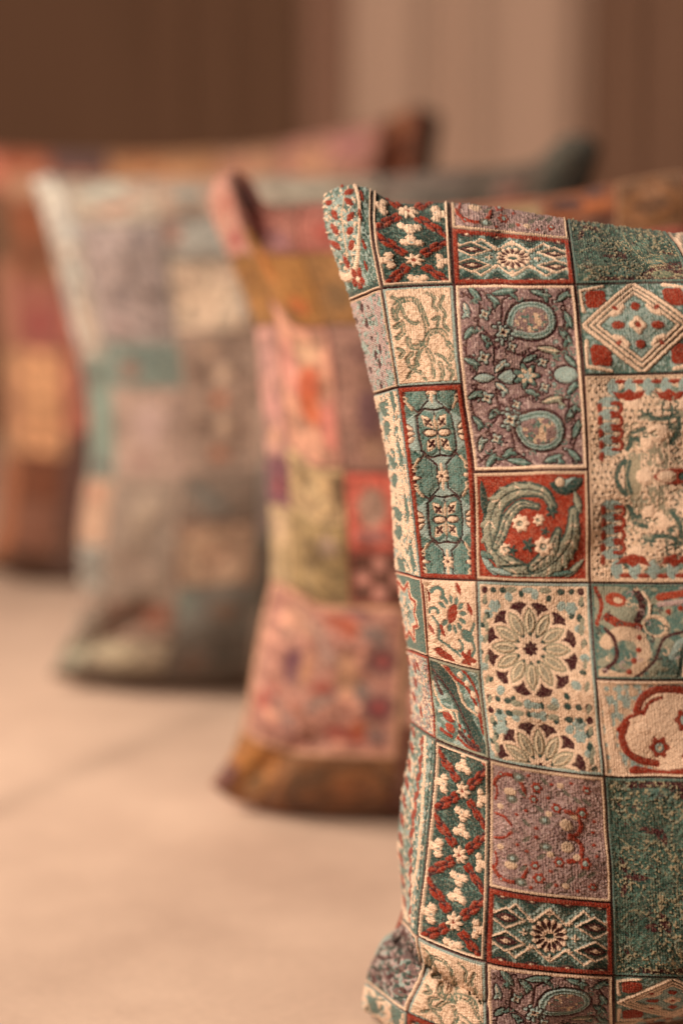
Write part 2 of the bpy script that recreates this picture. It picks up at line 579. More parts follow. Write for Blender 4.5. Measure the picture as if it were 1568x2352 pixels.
def m_pomegranate(c):
    w, h = c.w, c.h
    c.fill(MV, 0.6)
    c.speck((132, 106, 108), 7, 0.5, 3, 0.5)
    c.speck(LV, 5, 0.66, 4, 0.7)
    Y = lambda y, f: h - y if f else y
    A = lambda a, f: -a if f else a

    def put_leaf(x, y, L, W, a, col=TL, f=False):
        a = A(a, f)
        # a hooked leaf: a body and a curled tip
        c.put(c.leaf(x, Y(y, f), L + 7, W + 7, a), MA, 0.05)
        c.put(c.leaf(x + math.cos(a + .6) * L * .34, Y(y, f) + math.sin(a + .6) * L * .34, L * .5 + 6, W * .6 + 6, a + 1.0), MA, 0.05)
        c.put(c.leaf(x, Y(y, f), L, W, a), col, 0.95, 4)
        c.put(c.leaf(x + math.cos(a + .6) * L * .34, Y(y, f) + math.sin(a + .6) * L * .34, L * .5, W * .6, a + 1.0), col, 0.9, 4)
        c.put(c.stroke([(x - math.cos(a) * L * 0.36, Y(y, f) - math.sin(a) * L * 0.36),
                        (x + math.cos(a) * L * 0.30, Y(y, f) + math.sin(a) * L * 0.30)], 2.4), LB if col is TL else CR, 1.0)
    for f in (False, True):
        for pts in ([(20, 24), (58, 54), (50, 100), (84, 132), (78, 186), (112, 212)],
                    [(50, 100), (22, 126), (18, 170), (40, 204)],
                    [(140, 18), (106, 44), (102, 92), (84, 132)],
                    [(236, 40), (252, 96), (232, 140), (246, 196), (208, 212)],
                    [(110, 158), (150, 172), (190, 150), (232, 158)]):
            p = [(x, Y(y, f)) for x, y in pts]
            c.put(c.stroke(p, 4.6), MA, 0.0)
    for f in (False, True):
        for (lx, ly, L, W, a, col) in ((46, 26, 44, 15, 0.9, TL), (112, 22, 60, 15, -0.2, TL), (86, 40, 40, 14, 0.7, TL),
                                       (192, 26, 50, 15, 0.35, TL), (240, 34, 40, 14, -0.8, TL), (247, 92, 46, 14, 1.25, TL),
                                       (26, 64, 38, 13, 1.3, LB), (238, 128, 48, 15, 1.0, TL), (200, 158, 54, 14, 0.2, GG),
                                       (156, 176, 36, 12, -0.4, TL), (28, 116, 36, 14, -0.9, TL), (66, 132, 34, 13, 0.8, TL),
                                       (30, 178, 40, 14, 0.4, TL), (92, 190, 38, 14, -0.8, LB), (244, 184, 40, 13, 0.9, TL)):
            put_leaf(lx, ly, L, W, a, col, f)
        # the fruit lies on its side, its crown to the left
        x, y = w * 0.60, h * 0.21
        body = [(-52, 22), (-46, -8), (-28, -34), (2, -44), (34, -38), (54, -16), (56, 12), (40, 34), (10, 44), (-20, 40), (-40, 34)]
        bp = [(x + a, Y(y + b, f)) for a, b in body]
        d = c.poly([(q[0], q[1]) for q in resample(bp + [bp[0]], 40)])
        c.put(d - 6, MA, 0.0)
        c.put(d, LB, 0.95, 4)
        c.put(d + 5, TL, 0.8)
        c.put(d + 9, LB, 0.95)
        c.put(d + 14, MV, 0.95, 5)
        c.speck(CR2, 8, 0.62, 21, 0.9, mask=(d < -16).astype(f32))
        c.speck(TL, 6, 0.72, 22, 0.9, mask=(d < -16).astype(f32))
        for pts in ([(x - 78, y + 14), (x - 40, y + 20)], [(x - 74, y + 44), (x - 40, y + 40)], [(x - 66, y + 6), (x - 62, y + 52)], [(x - 52, y + 14), (x - 48, y + 46)]):
            p = [(a, Y(b, f)) for a, b in pts]
            c.put(c.stroke(p, 12), MA, 0.0)
            c.put(c.stroke(p, 7), LB, 0.9)
        for (lx, ly, r) in ((104, 118, 17), (58, 170, 15), (120, 150, 11), (184, 186, 12), (66, 76, 13)):
            c.put(c.flower(lx, Y(ly, f), r + 4, 4, 0.22, 0.4), MA, 0.0)
            c.put(c.flower(lx, Y(ly, f), r, 4, 0.26, 0.4), LB, 0.95, 4)
            c.put(c.flower(lx, Y(ly, f), r * 0.55, 4, 0.26, 0.4), CR2, 0.9, 4)
            c.put(c.ell(lx, Y(ly, f), r * 0.24), MA, 0.2)
    rng = np.random.RandomState(21)
    for k in range(64):
        x, y, a, r = rng.uniform(14, w - 14), rng.uniform(12, h / 2), rng.uniform(0, 6.28), rng.uniform(5, 10)
        if abs((x - w * .60) / 62) ** 2 + abs((y - h * .21) / 50) ** 2 < 1: continue
        for f in (False, True):
            sp = [(px, Y(py, f)) for px, py in c.spiral(x, y, r, r * .35, a, a + 4.2, 8)]
            c.put(c.stroke(sp, 3.4), MA if k % 3 else TL, 0.05 if k % 3 else 0.8)
            if k % 4 == 0: c.put(c.ell(x, Y(y, f), r * .45), LB, 0.9)
    cx, cy = w * 0.52, h * 0.5
    c.put(c.leaf(cx - 26, cy, 66, 40, 0), MA, 0.0)
    c.put(c.leaf(cx - 26, cy, 58, 32, 0), LB, 0.9, 5)
    c.put(c.flower(cx + 6, cy, 35, 7, 0.18), MA, 0.0)
    c.put(c.flower(cx + 6, cy, 30, 7, 0.22), TL, 0.9, 5)
    c.put(c.flower(cx + 8, cy, 20, 6, 0.25), CR2, 0.9)
    c.put(c.flower(cx + 8, cy, 11, 5, 0.25), LB, 0.7)
    c.put(c.ell(w * 0.86, cy, 29, 23), MA, 0.0)
    c.put(c.ell(w * 0.86, cy, 25, 19), LB, 0.95, 5)
    c.put(c.leaf(w * 0.20, cy, 56, 26, 0), MA, 0.0)
    c.put(c.leaf(w * 0.20, cy, 48, 19, 0), LB, 0.9, 5)
    c.border([(11, CR, 0.7), (4, MA, 0.0)])


def m_acanthus(c):
    w, h = c.w, c.h
    c.fill(RU, 0.15)
    c.speck(RU2, 8, 0.6, 3, 0.2)
    cx, cy = w * 0.50, h * 0.53

    def scroll(pts, wid, ribs):
        p = resample(pts, 26)
        n = len(p)
        for k in range(n - 1):                                   # dark under-edge, then the swelling blade
            ww = wid * (0.35 + 0.65 * math.sin(math.pi * min(1, (k + 3) / n)))
            c.put(c.stroke([tuple(p[k]), tuple(p[k + 1])], ww + 11), DG, 0.25)
        for k in range(n - 1):
            ww = wid * (0.35 + 0.65 * math.sin(math.pi * min(1, (k + 3) / n)))
            c.put(c.stroke([tuple(p[k]), tuple(p[k + 1])], ww), GG, 0.9, 8)
        for k in range(2, n - 2, 2):
            t = p[k + 1] - p[k - 1]
            a = math.atan2(t[1], t[0])
            ww = wid * (0.35 + 0.65 * math.sin(math.pi * min(1, (k + 3) / n)))
            for sd in (1, -1):
                x, y = p[k][0] - math.sin(a) * sd * ww * .42, p[k][1] + math.cos(a) * sd * ww * .42
                if sd == ribs:
                    c.put(c.leaf(x, y, ww * .95, ww * .36, a - sd * 0.9), GG, 0.9, 5)
                c.put(c.leaf(p[k][0] - math.sin(a) * sd * ww * .2, p[k][1] + math.cos(a) * sd * ww * .2, ww * .7, 3.6, a - sd * 0.6), CR if k % 4 else GR, 1.0)
        c.put(c.stroke([tuple(q) for q in p[1:-1]], 3.4), DG, 0.4)
    scroll([(cx - 20, cy + 88), (cx - 78, cy + 56), (cx - 96, cy), (cx - 80, cy - 58), (cx - 24, cy - 90), (cx + 36, cy - 80), (cx + 52, cy - 52)], 36, -1)
    scroll([(cx - 60, cy + 96), (cx + 10, cy + 96), (cx + 62, cy + 62), (cx + 96, cy + 10), (cx + 100, cy - 42)], 40, 1)
    scroll([(cx + 2, cy + 84), (cx + 44, cy + 48), (cx + 64, cy + 2)], 22, 1)
    scroll([(cx - 84, cy + 40), (cx - 70, cy + 14), (cx - 52, cy - 30), (cx - 18, cy - 58), (cx + 16, cy - 52)], 17, 1)
    for x, y, L, W, a, col in ((22, 62, 84, 15, 1.45, DG), (34, h - 34, 62, 14, 0.9, LB), (22, h - 60, 50, 12, 0.3, TL),
                               (62, h - 22, 60, 12, 0.2, LB), (w - 36, h - 30, 66, 12, -0.75, GG), (w - 66, h - 20, 56, 11, -0.15, TL),
                               (w - 36, 34, 56, 22, -0.6, DG), (w - 66, 40, 50, 17, 0.5, DG), (w - 26, 70, 50, 14, 1.3, GG),
                               (w - 48, 26, 44, 11, -0.5, LB), (w - 66, 26, 22, 20, 0.0, CR2)):
        c.put(c.leaf(x, y, L + 5, W + 5, a), DG, 0.3)
        c.put(c.leaf(x, y, L, W, a), col, 0.8, 4)
    for x, y, r in ((cx - 22, cy - 14, 21), (cx + 30, cy + 36, 22), (cx + 20, cy - 22, 14), (cx - 58, cy + 44, 14)):
        c.put(c.flower(x, y, r, 7, 0.13), CR, 1.0, 5)
        c.put(c.ell(x, y, r * 0.32), TL, 0.5)
        c.put(c.ell(x, y, r * 0.14), CR, 0.5)
    for x, y, r in ((cx - 4, cy + 34, 18), (cx + 34, cy + 4, 11), (cx - 42, cy + 46, 13), (cx + 50, cy - 40, 16)):
        c.put(c.flower(x, y, r, 5, 0.3), DG, 0.6, 4)
    c.border([(13, RU, 0.5), (9, CR2, 0.75), (2.2, (88, 46, 46), 0.1)])


def rosette(c, cx, cy, R):
    n = 12
    c.put(c.ell(cx, cy, R * 1.0), CR, 0.55)
    for k in range(n):
        a = k * 2 * math.pi / n + math.pi / 2
        x, y = cx + math.cos(a) * R * 0.56, cy + math.sin(a) * R * 0.56
        c.put(c.leaf(x, y, R * 0.62, R * 0.27, a), (158, 156, 134), 0.4, 4)
        c.put(c.leaf(x, y, R * 0.58, R * 0.25, a) + 2.6, (220, 202, 174), 0.9, 4)
        c.put(c.leaf(x, y, R * 0.40, R * 0.10, a), (166, 162, 142), 0.6)
        b = a + math.pi / n
        tip = (cx + math.cos(b) * R * 0.70, cy + math.sin(b) * R * 0.70)
        p1 = (cx + math.cos(b - 0.22) * R * 0.93, cy + math.sin(b - 0.22) * R * 0.93)
        p2 = (cx + math.cos(b - 0.10) * R * 1.0, cy + math.sin(b - 0.10) * R * 1.0)
        p3 = (cx + math.cos(b + 0.10) * R * 1.0, cy + math.sin(b + 0.10) * R * 1.0)
        p4 = (cx + math.cos(b + 0.22) * R * 0.93, cy + math.sin(b + 0.22) * R * 0.93)
        m1 = (cx + math.cos(b - 0.07) * R * 0.82, cy + math.sin(b - 0.07) * R * 0.82)
        m2 = (cx + math.cos(b + 0.07) * R * 0.82, cy + math.sin(b + 0.07) * R * 0.82)
        c.put(c.poly([tip, m1, p1, p2, p3, p4, m2]), MA, 0.35)
        c.put(c.ell(cx + math.cos(a) * R * 0.30, cy + math.sin(a) * R * 0.30, 4.6, 3.4, a), DG, 0.5)
    c.put(c.flower(cx, cy, R * 0.165, 8, 0.14), MA, 0.4)


def m_rosettes(c):
    w, h = c.w, c.h
    c.fill(CR, 0.5)
    c.speck(CR2, 5, 0.55, 3, 0.45)
    R = 106
    cx = w * 0.47
    c1, c2 = h * 0.36, h * 1.005
    mid = (c1 + c2) / 2
    for cc in (c1, c2):
        for k in range(24):
            a = k * 2 * math.pi / 24 + 0.13
            r = R * 1.16
            x, y = cx + math.cos(a) * r, cc + math.sin(a) * r
            if k % 2: c.put(c.ell(x, y, 8, 6, a), DG, 0.5)
            else: c.put(c.ell(x, y, 12, 9, a), LB, 0.6)
        rosette(c, cx, cc, R)
    for sx in (20, w - 22):
        for y in (20, mid - 14, mid + 14):
            c.put(c.ell(sx, y, 8), MA, 0.4)
            s1 = 1 if sx < w / 2 else -1
            c.put(c.ell(sx + s1 * 22, y, 7), DG, 0.4)
            c.put(c.ell(sx + s1 * 46, y, 9, 7), DG, 0.5)
            c.put(c.ell(sx, y + 26, 7), DG, 0.5)
            c.put(c.flower(sx + s1 * 24, y + 36, 16, 6, 0.12), LB, 0.6)
            c.put(c.ell(sx + s1 * 6, y + 58, 7, 9), DG, 0.4)
            c.put(c.ell(sx + s1 * 4, y + 84, 6, 12), GG, 0.4)
        for y in np.arange(40, h, 46):
            c.put(c.ell(sx, y, 5, 11, 0.3), GG, 0.4)
    for x in (cx - 40, cx, cx + 40):
        for y in (mid - 10, mid + 11, 18):
            c.put(c.ell(x, y, 14, 7), LB if x == cx else GG, 0.5)
    c.border([(8, LB, 0.6), (2.2, (88, 46, 46), 0.1)])


def m_mauve_red(c):
    w, h = c.w, c.h
    c.fill((166, 140, 138), 0.4)
    c.speck((140, 114, 114), 4, 0.50, 3, 0.3)
    c.speck(LV, 5, 0.62, 4, 0.5)
    c.speck((122, 104, 100), 6, 0.72, 6, 0.15)

    def ringf(x, y, r, col=RU):
        c.put(c.flower(x, y, r, 6, 0.12), col, 0.7)
        c.put(c.ell(x, y, r * 0.40), LB, 0.8)
    for f in (0, 1):
        Y = lambda y: h - y if f else y
        sg = -1 if f else 1
        arc = lambda x, y, r, a0, a1: c.spiral(x, Y(y), r, r * 0.8, sg * a0, sg * a1, 12)
        c.put(c.curve(arc(52, 62, 42, 3.4, 6.4), 9), RU, 0.8)
        c.put(c.curve(arc(182, 118, 30, -1.7, 1.6), 11), RU, 0.8)
        c.put(c.curve([(14, Y(118)), (36, Y(122)), (54, Y(138))], 6), RU, 0.7)
        c.put(c.curve([(16, Y(86)), (20, Y(66)), (16, Y(50))], 6), RU, 0.7)
        c.put(c.ell(176, Y(120), 14, 13), CR2, 0.8)
        c.put(c.ell(52, Y(62), 15, 9), CR2, 0.7)
        for x, y, r in ((114, 42, 14), (106, 70, 11), (158, 84, 13), (214, 86, 15), (30, 26, 7), (228, 34, 10)):
            ringf(x, Y(y), r)
        for x, y in ((56, 78), (130, 116), (74, 26)):
            c.put(c.ell(x, Y(y), 14, 10), GR, 0.3)
            c.put(c.ell(x, Y(y), 6, 5), LB, 0.8)
        for x, y in ((88, 100), (240, 104), (140, 62), (196, 22), (66, 112), (236, 130), (150, 30), (96, 18), (206, 130), (110, 136)):
            c.put(c.ell(x, Y(y), 5, 4), RU, 0.6)
        for x, y in ((182, 46), (206, 60), (134, 26), (80, 60), (120, 92), (226, 62), (88, 128)):
            c.put(c.leaf(x, Y(y), 26, 10, sg * 0.7), GR, 0.25)
        for x, y in ((196, 98), (140, 100), (28, 100), (170, 30)):
            c.put(c.ell(x, Y(y), 8, 7), CR2, 0.6)
    c.border([(9, CR2, 0.6), (2.2, (88, 46, 46), 0.1)])


def m_teal_maroon(c):
    w, h = c.w, c.h
    base = (66, 98, 88)
    c.fill(base, 0.3)
    c.speck((46, 78, 70), 14, 0.44, 3, 0.2, soft=0.25)
    c.speck((88, 122, 110), 9, 0.62, 4, 0.5, soft=0.2)
    for y0, k in ((h, -1), (0, 1)):
        c.put(c.poly([(30, y0), (60, y0 + k * 26), (130, y0 + k * 20), (170, y0 + k * 46), (200, y0 + k * 84), (w, y0 + k * 110), (w, y0)]), MA, 0.1)
        c.put(c.ell(120, y0 + k * 40, 34, 14, 0.2), TL, 0.6)
        c.put(c.ell(205, y0 + k * 30, 26, 15, 0.0), (110, 122, 100), 0.6)
        c.put(c.ell(186, y0 + k * 96, 24, 13, 0.4), TL, 0.6)
        c.put(c.curve([(24, y0 + k * 14), (40, y0 + k * 26), (56, y0 + k * 16)], 5), GG, 0.7)
        c.put(c.curve(c.spiral(32, y0 + k * 62, 15, 16, 0.2, 5.6), 5), GG, 0.7)
        c.put(c.leaf(32, y0 + k * 64, 20, 10, 0.9), MA, 0.3)
        c.put(c.curve(c.spiral(150, y0 + k * 84, 16, 10, 0.2, 4.6), 4.5), GG, 0.7)
        c.put(c.leaf(118, y0 + k * 128, 50, 22, 1.1), MA, 0.2)
        c.put(c.leaf(92, y0 + k * 118, 40, 18, 0.1), MA, 0.2)
        c.put(c.leaf(228, y0 + k * 150, 40, 14, 0.3), MA, 0.2)
    for pts in ([(20, h * .72), (50, h * .66), (96, h * .70), (120, h * .60), (150, h * .64)],
                [(24, h * .30), (70, h * .36), (110, h * .31), (140, h * .38)],
                [(150, h * .2), (140, h * .3), (152, h * .42), (146, h * .56), (158, h * .70), (176, h * .8)],
                [(206, h * .3), (220, h * .5), (200, h * .64)]):
        c.put(c.curve(pts, 3.6), (150, 148, 122), 0.6)
    rng = np.random.RandomState(9)
    for k in range(90):
        x, y, a, r = rng.uniform(12, w - 10), rng.uniform(12, h - 12), rng.uniform(0, 6.28), rng.uniform(5, 11)
        c.put(c.stroke(c.spiral(x, y, r, r * .3, a, a + 4.0, 7), 2.8), ((132, 136, 114), MA, DG, (104, 128, 116))[k % 4], 0.4)
    c.put(c.leaf(58, h * .50, 62, 17, 0.0), MA, 0.2)
    c.put(c.leaf(30, h * .44, 46, 14, 1.2), MA, 0.2)
    c.put(c.leaf(30, h * .56, 46, 14, -1.2), MA, 0.2)
    n = vnoise(c.X0, c.Y0, 60, 61)
    c.speck((160, 152, 124), 4.6, 0.66, 12, 0.6, soft=0.05, mask=np.clip((n - 0.35) * 4, 0, 1))
    c.speck(DG, 5.0, 0.70, 14, 0.1, soft=0.1)
    c.border([(9, TL, 0.5), (2.2, (88, 46, 46), 0.1)])


def m_diamond(c):
    w, h = c.w, c.h
    c.fill(TL, 0.15)
    c.speck(LB, 6, 0.45, 3, 0.3, soft=0.3)
    cx, cy = w * 0.5, h * 0.5
    for x in (w * .16, w * .84):
        for y in (h * .2, h * .8):
            c.put(c.flower(x, y, 28, 4, 0.1, 0.78), RU, 0.5)
    for q, wd in ((1.0, 9), (0.86, 7), (0.74, 6)):
        a, b = (w / 2 - 8) * q, (h / 2 - 4) * q
        pts = [(cx - a, cy), (cx, cy - b), (cx + a, cy), (cx, cy + b), (cx - a, cy)]
        c.put(c.stroke(pts, wd + 5), DG, 0.1)
        c.put(c.stroke(pts, wd), CR, 0.85, 4)
    for sx in (-1, 1):
        for sy in (-1, 1):
            c.put(c.stroke([(cx + sx * 118, cy + sy * 34), (cx + sx * 122, cy + sy * 88), (cx + sx * 70, cy + sy * 98)], 9), CR, 0.8, 4)
    a, b = (w / 2 - 8) * .66, (h / 2 - 4) * .66
    c.put(c.poly([(cx - a, cy), (cx, cy - b), (cx + a, cy), (cx, cy + b)]), LB, 0.2)
    c.speck(TL, 3, 0.6, 9, 0.2, mask=(c.poly([(cx - a, cy), (cx, cy - b), (cx + a, cy), (cx, cy + b)]) < 0).astype(f32))
    c.put(c.flower(cx, cy, 20, 4, 0.14), CR, 0.85, 4)
    c.put(c.ell(cx, cy, 7), RU, 0.5)
    for k in range(4):
        th = k * math.pi / 2
        c.put(c.ell(cx + math.cos(th) * 44, cy + math.sin(th) * 42, 15 if k % 2 == 0 else 11, 9 if k % 2 == 0 else 10, 0 if k % 2 == 0 else 0), RU, 0.6)
    for sx in (-1, 1):
        for sy in (-1, 1):
            x, y = cx + sx * 36, cy + sy * 30
            c.put(c.stroke([(x - sx * 8, y + sy * 12), (x + sx * 2, y), (x + sx * 17, y - sy * 5)], 11), CR, 0.8, 4)
            c.put(c.ell(x + sx * 11, y + sy * 9, 7, 5, sx * sy * 0.7), RU, 0.5)
    c.border([(6, DG, 0.3), (2.2, (88, 46, 46), 0.1)])


def m_cream_crowns(c):
    w, h = c.w, c.h
    c.fill(CR, 0.6)
    c.speck(CR2, 4, 0.5, 3, 0.4)
    rng = np.random.RandomState(4)
    g = 15.0
    for iy in range(int(h / g)):
        for ix in range(int(w / g)):
            x = (ix + 0.5 * (iy % 2)) * g + rng.uniform(-3, 3) + 8
            y = iy * g + rng.uniform(-3, 3) + 8
            c.put(c.ell(x, y, 2.9), GR, 0.1)
    cx, cy = w * 0.64, h * 0.5
    ink = (64, 92, 84)
    for f in (1, -1):
        for pts in ([(-10, 40), (-50, 46), (-70, 70), (-40, 96)], [(-40, 60), (10, 90), (44, 130)]):
            c.put(c.curve([(cx + x, cy + f * y) for x, y in pts], 40), (150, 146, 126), 0.35, mask=np.clip((vnoise(c.X0, c.Y0 * 0.3, 4.0, 91) - 0.42) * 5, 0, 1))
        for pts in ([(-78, 62), (-60, 86), (-44, 80)], [(-72, 70), (-66, 98), (-40, 108)], [(16, 76), (36, 110), (34, 150)],
                    [(-92, 150), (-96, 178), (-78, 196)], [(-40, 136), (0, 128), (30, 136)], [(-100, 18), (-84, 34), (-70, 30)]):
            c.put(c.curve([(cx + x, cy + f * y) for x, y in pts], 10), ink, 0.25)
        for x, y, r in ((-30, 140, 12), (22, 146, 12), (-84, 30, 12), (14, 116, 10)):
            c.put(c.flower(cx + x, cy + f * y, r, 4, 0.35), ink, 0.25)
        for x, y, rx, ry, a in ((-12, 96, 25, 19, 0.4), (-34, 78, 14, 18, 0.4), (54, 66, 12, 36, 0.0), (-64, 172, 18, 24, 0.5), (-44, 190, 18, 9, 0.3), (46, 160, 18, 13, 0.6)):
            c.put(c.ell(cx + x, cy + f * y, rx, ry, f * a), CR, 0.95, 6)
        c.put(c.curve([(cx - 40, cy + f * 206), (cx + 10, cy + f * 200), (cx + 90, cy + f * 172)], 13), (118, 142, 132), 0.4)
        yb = h / 2 + f * (h / 2 - 32)
        xs = w * 0.54
        for k in range(-2, 3):
            x = xs + k * 40
            c.put(c.leaf(x, yb + f * 2, 44, 27, math.pi / 2), LB, 0.5)
            c.put(c.ell(x + 20, yb + f * 15, 15, 5.5), RU, 0.6)
        for k in (-1, 1):
            c.put(c.poly([(xs + k * 44 - 40, yb - f * 8), (xs + k * 44 - 14, yb - f * 12), (xs + k * 44, yb - f * 2), (xs + k * 44 + 14, yb - f * 12), (xs + k * 44 + 38, yb - f * 6),
                          (xs + k * 44 + 26, yb - f * 26), (xs + k * 44, yb - f * 32), (xs + k * 44 - 24, yb - f * 24)]), RU, 0.6)
        yc = h / 2 + f * h * 0.245
        for k in (-2, -1, 0, 1, 2):
            c.put(c.leaf(50, yc + k * 27, 50, 24, 0), LB, 0.5)
            c.put(c.ell(30, yc + k * 27 + 13, 6, 12), RU, 0.6)
        for k in (-2, -1, 0, 1):
            c.put(c.curve([(58, yc + k * 27 + 4), (74, yc + k * 27 + 4), (78, yc + k * 27 + 14), (72, yc + k * 27 + 24), (56, yc + k * 27 + 23)], 9), RU, 0.6)
    rng = np.random.RandomState(3)
    for k in range(40):
        x, y, a, r = rng.uniform(-80, 80), rng.uniform(10, 190), rng.uniform(0, 6.28), rng.uniform(6, 12)
        for f in (1, -1):
            c.put(c.stroke([(cx + px, cy + f * py) for px, py in c.spiral(x, y, r, r * .4, a, a + 3.6, 7)], 3.6), (ink, GG, (168, 160, 138))[k % 3], 0.3)
    c.put(c.curve([(cx - 92, cy - 32), (cx - 104, cy), (cx - 92, cy + 32)], 9), ink, 0.3)
    c.put(c.ell(cx - 66, cy, 20, 44), (168, 160, 136), 0.3)
    c.put(c.curve([(cx - 72, cy - 34), (cx - 80, cy), (cx - 72, cy + 34)], 8), ink, 0.3)
    c.put(c.leaf(cx + 22, cy, 96, 36, 0), RU, 0.6)
    c.put(c.ell(cx - 42, cy, 19, 17), CR, 0.95, 6)
    c.put(c.ell(cx + 4, cy, 20, 13), CR, 0.95, 6)
    c.put(c.ell(cx + 38, cy, 9, 8), ink, 0.3)
    c.border([(8, CR2, 0.6), (2.2, (88, 46, 46), 0.1)])


def m_teal_paisley(c):
    w, h = c.w, c.h
    c.fill(TL, 0.25)
    c.speck(GG, 9, 0.45, 3, 0.4, sx=0.6, soft=0.2)
    c.put(c.poly([(0, 0), (70, 0), (60, 40), (110, 70), (80, 120), (20, 90), (10, 40)]), GG, 0.5)
    c.put(c.curve([(10, 10), (24, 50), (12, 90)], 9), RU, 0.5)
    c.put(c.ell(56, 38, 24, 16, 0.3), RU2, 0.6)
    c.put(c.ell(60, 40, 10, 7, 0.3), CR2, 0.6)
    c.put(c.curve([(100, 18), (112, 44), (108, 64), (98, 84)], 16), MA, 0.3)
    c.put(c.curve([(116, 20), (128, 46), (124, 70)], 7), CR, 0.8)
    c.put(c.curve([(36, 76), (66, 92), (100, 96)], 17), RU, 0.6)
    c.put(c.ell(140, 94, 32, 26, 0.3), CR2, 0.8)
    c.put(c.ell(136, 96, 23, 19, 0.3), TL, 0.6)
    c.put(c.curve([(30, 130), (60, 110), (100, 120), (110, 150), (60, h), (20, h - 10)], 30), CR2, 0.4)
    for x, y in ((100, 120), (98, 146), (86, 168), (74, 190), (170, 62), (196, 54), (224, 46)):
        c.put(c.ell(x, y, 6), RU, 0.6)
    c.put(c.curve([(20, 190), (50, 160), (46, 120), (30, 100)], 9), MA, 0.3)
    rng = np.random.RandomState(5)
    for k in range(46):
        x, y, a, r = rng.uniform(10, w - 10), rng.uniform(10, h - 10), rng.uniform(0, 6.28), rng.uniform(5, 11)
        c.put(c.stroke(c.spiral(x, y, r, r * .3, a, a + 4.0, 8), 3.0), (LV, MA, CR2, DG)[k % 4], 0.5)
    c.put(c.curve([(80, h), (130, 170), (158, 120), (210, 104), (w, 92)], 6.5), MA, 0.2)
    c.put(c.curve([(150, 30), (200, 22), (w, 14)], 16), RU2, 0.5)
    c.put(c.curve([(150, 46), (200, 40), (w, 26)], 12), LV, 0.6)
    c.put(c.curve([(170, 160), (190, 130), (w, 120)], 14), LB, 0.4)
    c.put(c.poly([(176, h), (196, 132), (w, 118), (w, h)]), DG, 0.15)
    c.put(c.curve([(196, h - 8), (216, 142), (w + 10, 136)], 13), CR, 0.8)
    c.put(c.ell(236, h - 22, 14, 10), RU, 0.6)
    c.border([(7, TL, 0.5), (2.2, (88, 46, 46), 0.1)])


def m_cream_scroll(c):
    w, h = c.w, c.h
    c.fill(LB, 0.3)
    c.speck(CR2, 9, 0.45, 3, 0.35, soft=0.2)
    c.put(c.poly([(6, 0), (18, h), (60, h), (34, h * .7), (26, h * .3)]), CR, 0.6)
    body = [tuple(q) for q in resample([(80, 60), (110, 30), (170, 24), (220, 44), (250, 100), (246, 160), (200, 190), (120, 186), (60, 150), (50, 100), (80, 60)], 40)]
    c.put(c.poly(body), CR, 0.7, mask=None)
    c.put(c.curve([(84, 64), (96, 40), (130, 20), (180, 20), (226, 46), (252, 100)], 17), RU, 0.75, 5)
    c.put(c.curve([(98, 70), (112, 48), (140, 36)], 8), RU, 0.7)
    c.put(c.curve([(40, 104), (62, 80), (96, 66)], 8), RU, 0.7)
    c.put(c.curve([(60, 88), (48, 118), (58, 150), (84, 166), (118, 172)], 17), RU, 0.75, 5)
    c.put(c.curve([(70, 190), (130, 200), (190, 192), (250, 160)], 24), RU, 0.75, 6)
    for x, y in ((128, 138), (188, 84)):
        c.put(c.flower(x, y, 24, 6, 0.14), RU, 0.7)
        c.put(c.ell(x, y, 10), LB, 0.8)
        c.put(c.ell(x, y, 4), CR, 0.8)
    c.put(c.curve([(184, 160), (208, 130), (222, 120)], 17), RU, 0.7)
    c.put(c.ell(96, 100, 20, 14, 0.4), CR, 0.9, 6)
    c.put(c.ell(190, 168, 16, 13), CR, 0.9)
    c.border([(8, CR, 0.7), (2.2, (88, 46, 46), 0.1)])


def m_cream_green(c):
    w, h = c.w, c.h
    c.fill(CR, 0.9)
    c.speck(CR2, 5, 0.55, 3, 0.7)
    ink = (92, 118, 102)

    def hatch(pts, wd, col=ink):
        p = [tuple(q) for q in resample(pts, 18)]
        d = c.stroke(p, wd)
        n = vnoise(c.X0 * 1.0, c.Y0 * 0.30, 2.0, 15 + c.seed)
        c.put(d - 2.2, col, 0.25, mask=np.clip((vnoise(c.X0, c.Y0, 3.5, 19) - 0.12) / 0.2, 0, 1))
        c.put(d + 1.0, CR2, 0.7)
        c.put(d + 1.0, col, 0.4, mask=np.clip((n - 0.50) / 0.15, 0, 1))
    hatch(c.spiral(52, 60, 32, 26, 2.7, 6.2), 8)
    hatch([(80, 62), (88, 96), (82, 126), (62, 150), (54, 172)], 8)
    hatch([(36, 50), (44, 76), (62, 88), (72, 84)], 3)
    hatch(c.spiral(112, 136, 32, 26, 3.2, 6.3), 9)
    hatch([(138, 136), (150, 154), (142, 172)], 8)
    hatch(c.spiral(54, 126, 15, 13, 0.4, 3.6), 7)
    hatch([(46, 152), (34, 164), (40, 182), (58, 178)], 5)
    hatch([(84, 150), (96, 176), (94, 206)], 8)
    hatch([(112, 180), (118, 196), (114, 214)], 7)
    hatch([(20, 92), (32, 84), (34, 104), (20, 116)], 6)
    hatch([(96, 20), (112, 32), (108, 52), (118, 62)], 3.5)
    hatch([(134, 30), (124, 52), (136, 72), (130, 92), (142, 108)], 3.5)
    hatch([(104, 82), (120, 78), (114, 96)], 3)
    hatch([(30, 204), (44, 190), (62, 196), (72, 212)], 4)
    hatch([(130, 190), (144, 200), (136, 214)], 3)
    hatch([(20, 24), (34, 36), (26, 58)], 3.5)
    hatch([(18, 140), (28, 148), (20, 158)], 4)
    hatch([(104, 158), (128, 172), (138, 186)], 3)
    c.border([(8, LB, 0.5), (2.2, (88, 46, 46), 0.1)])


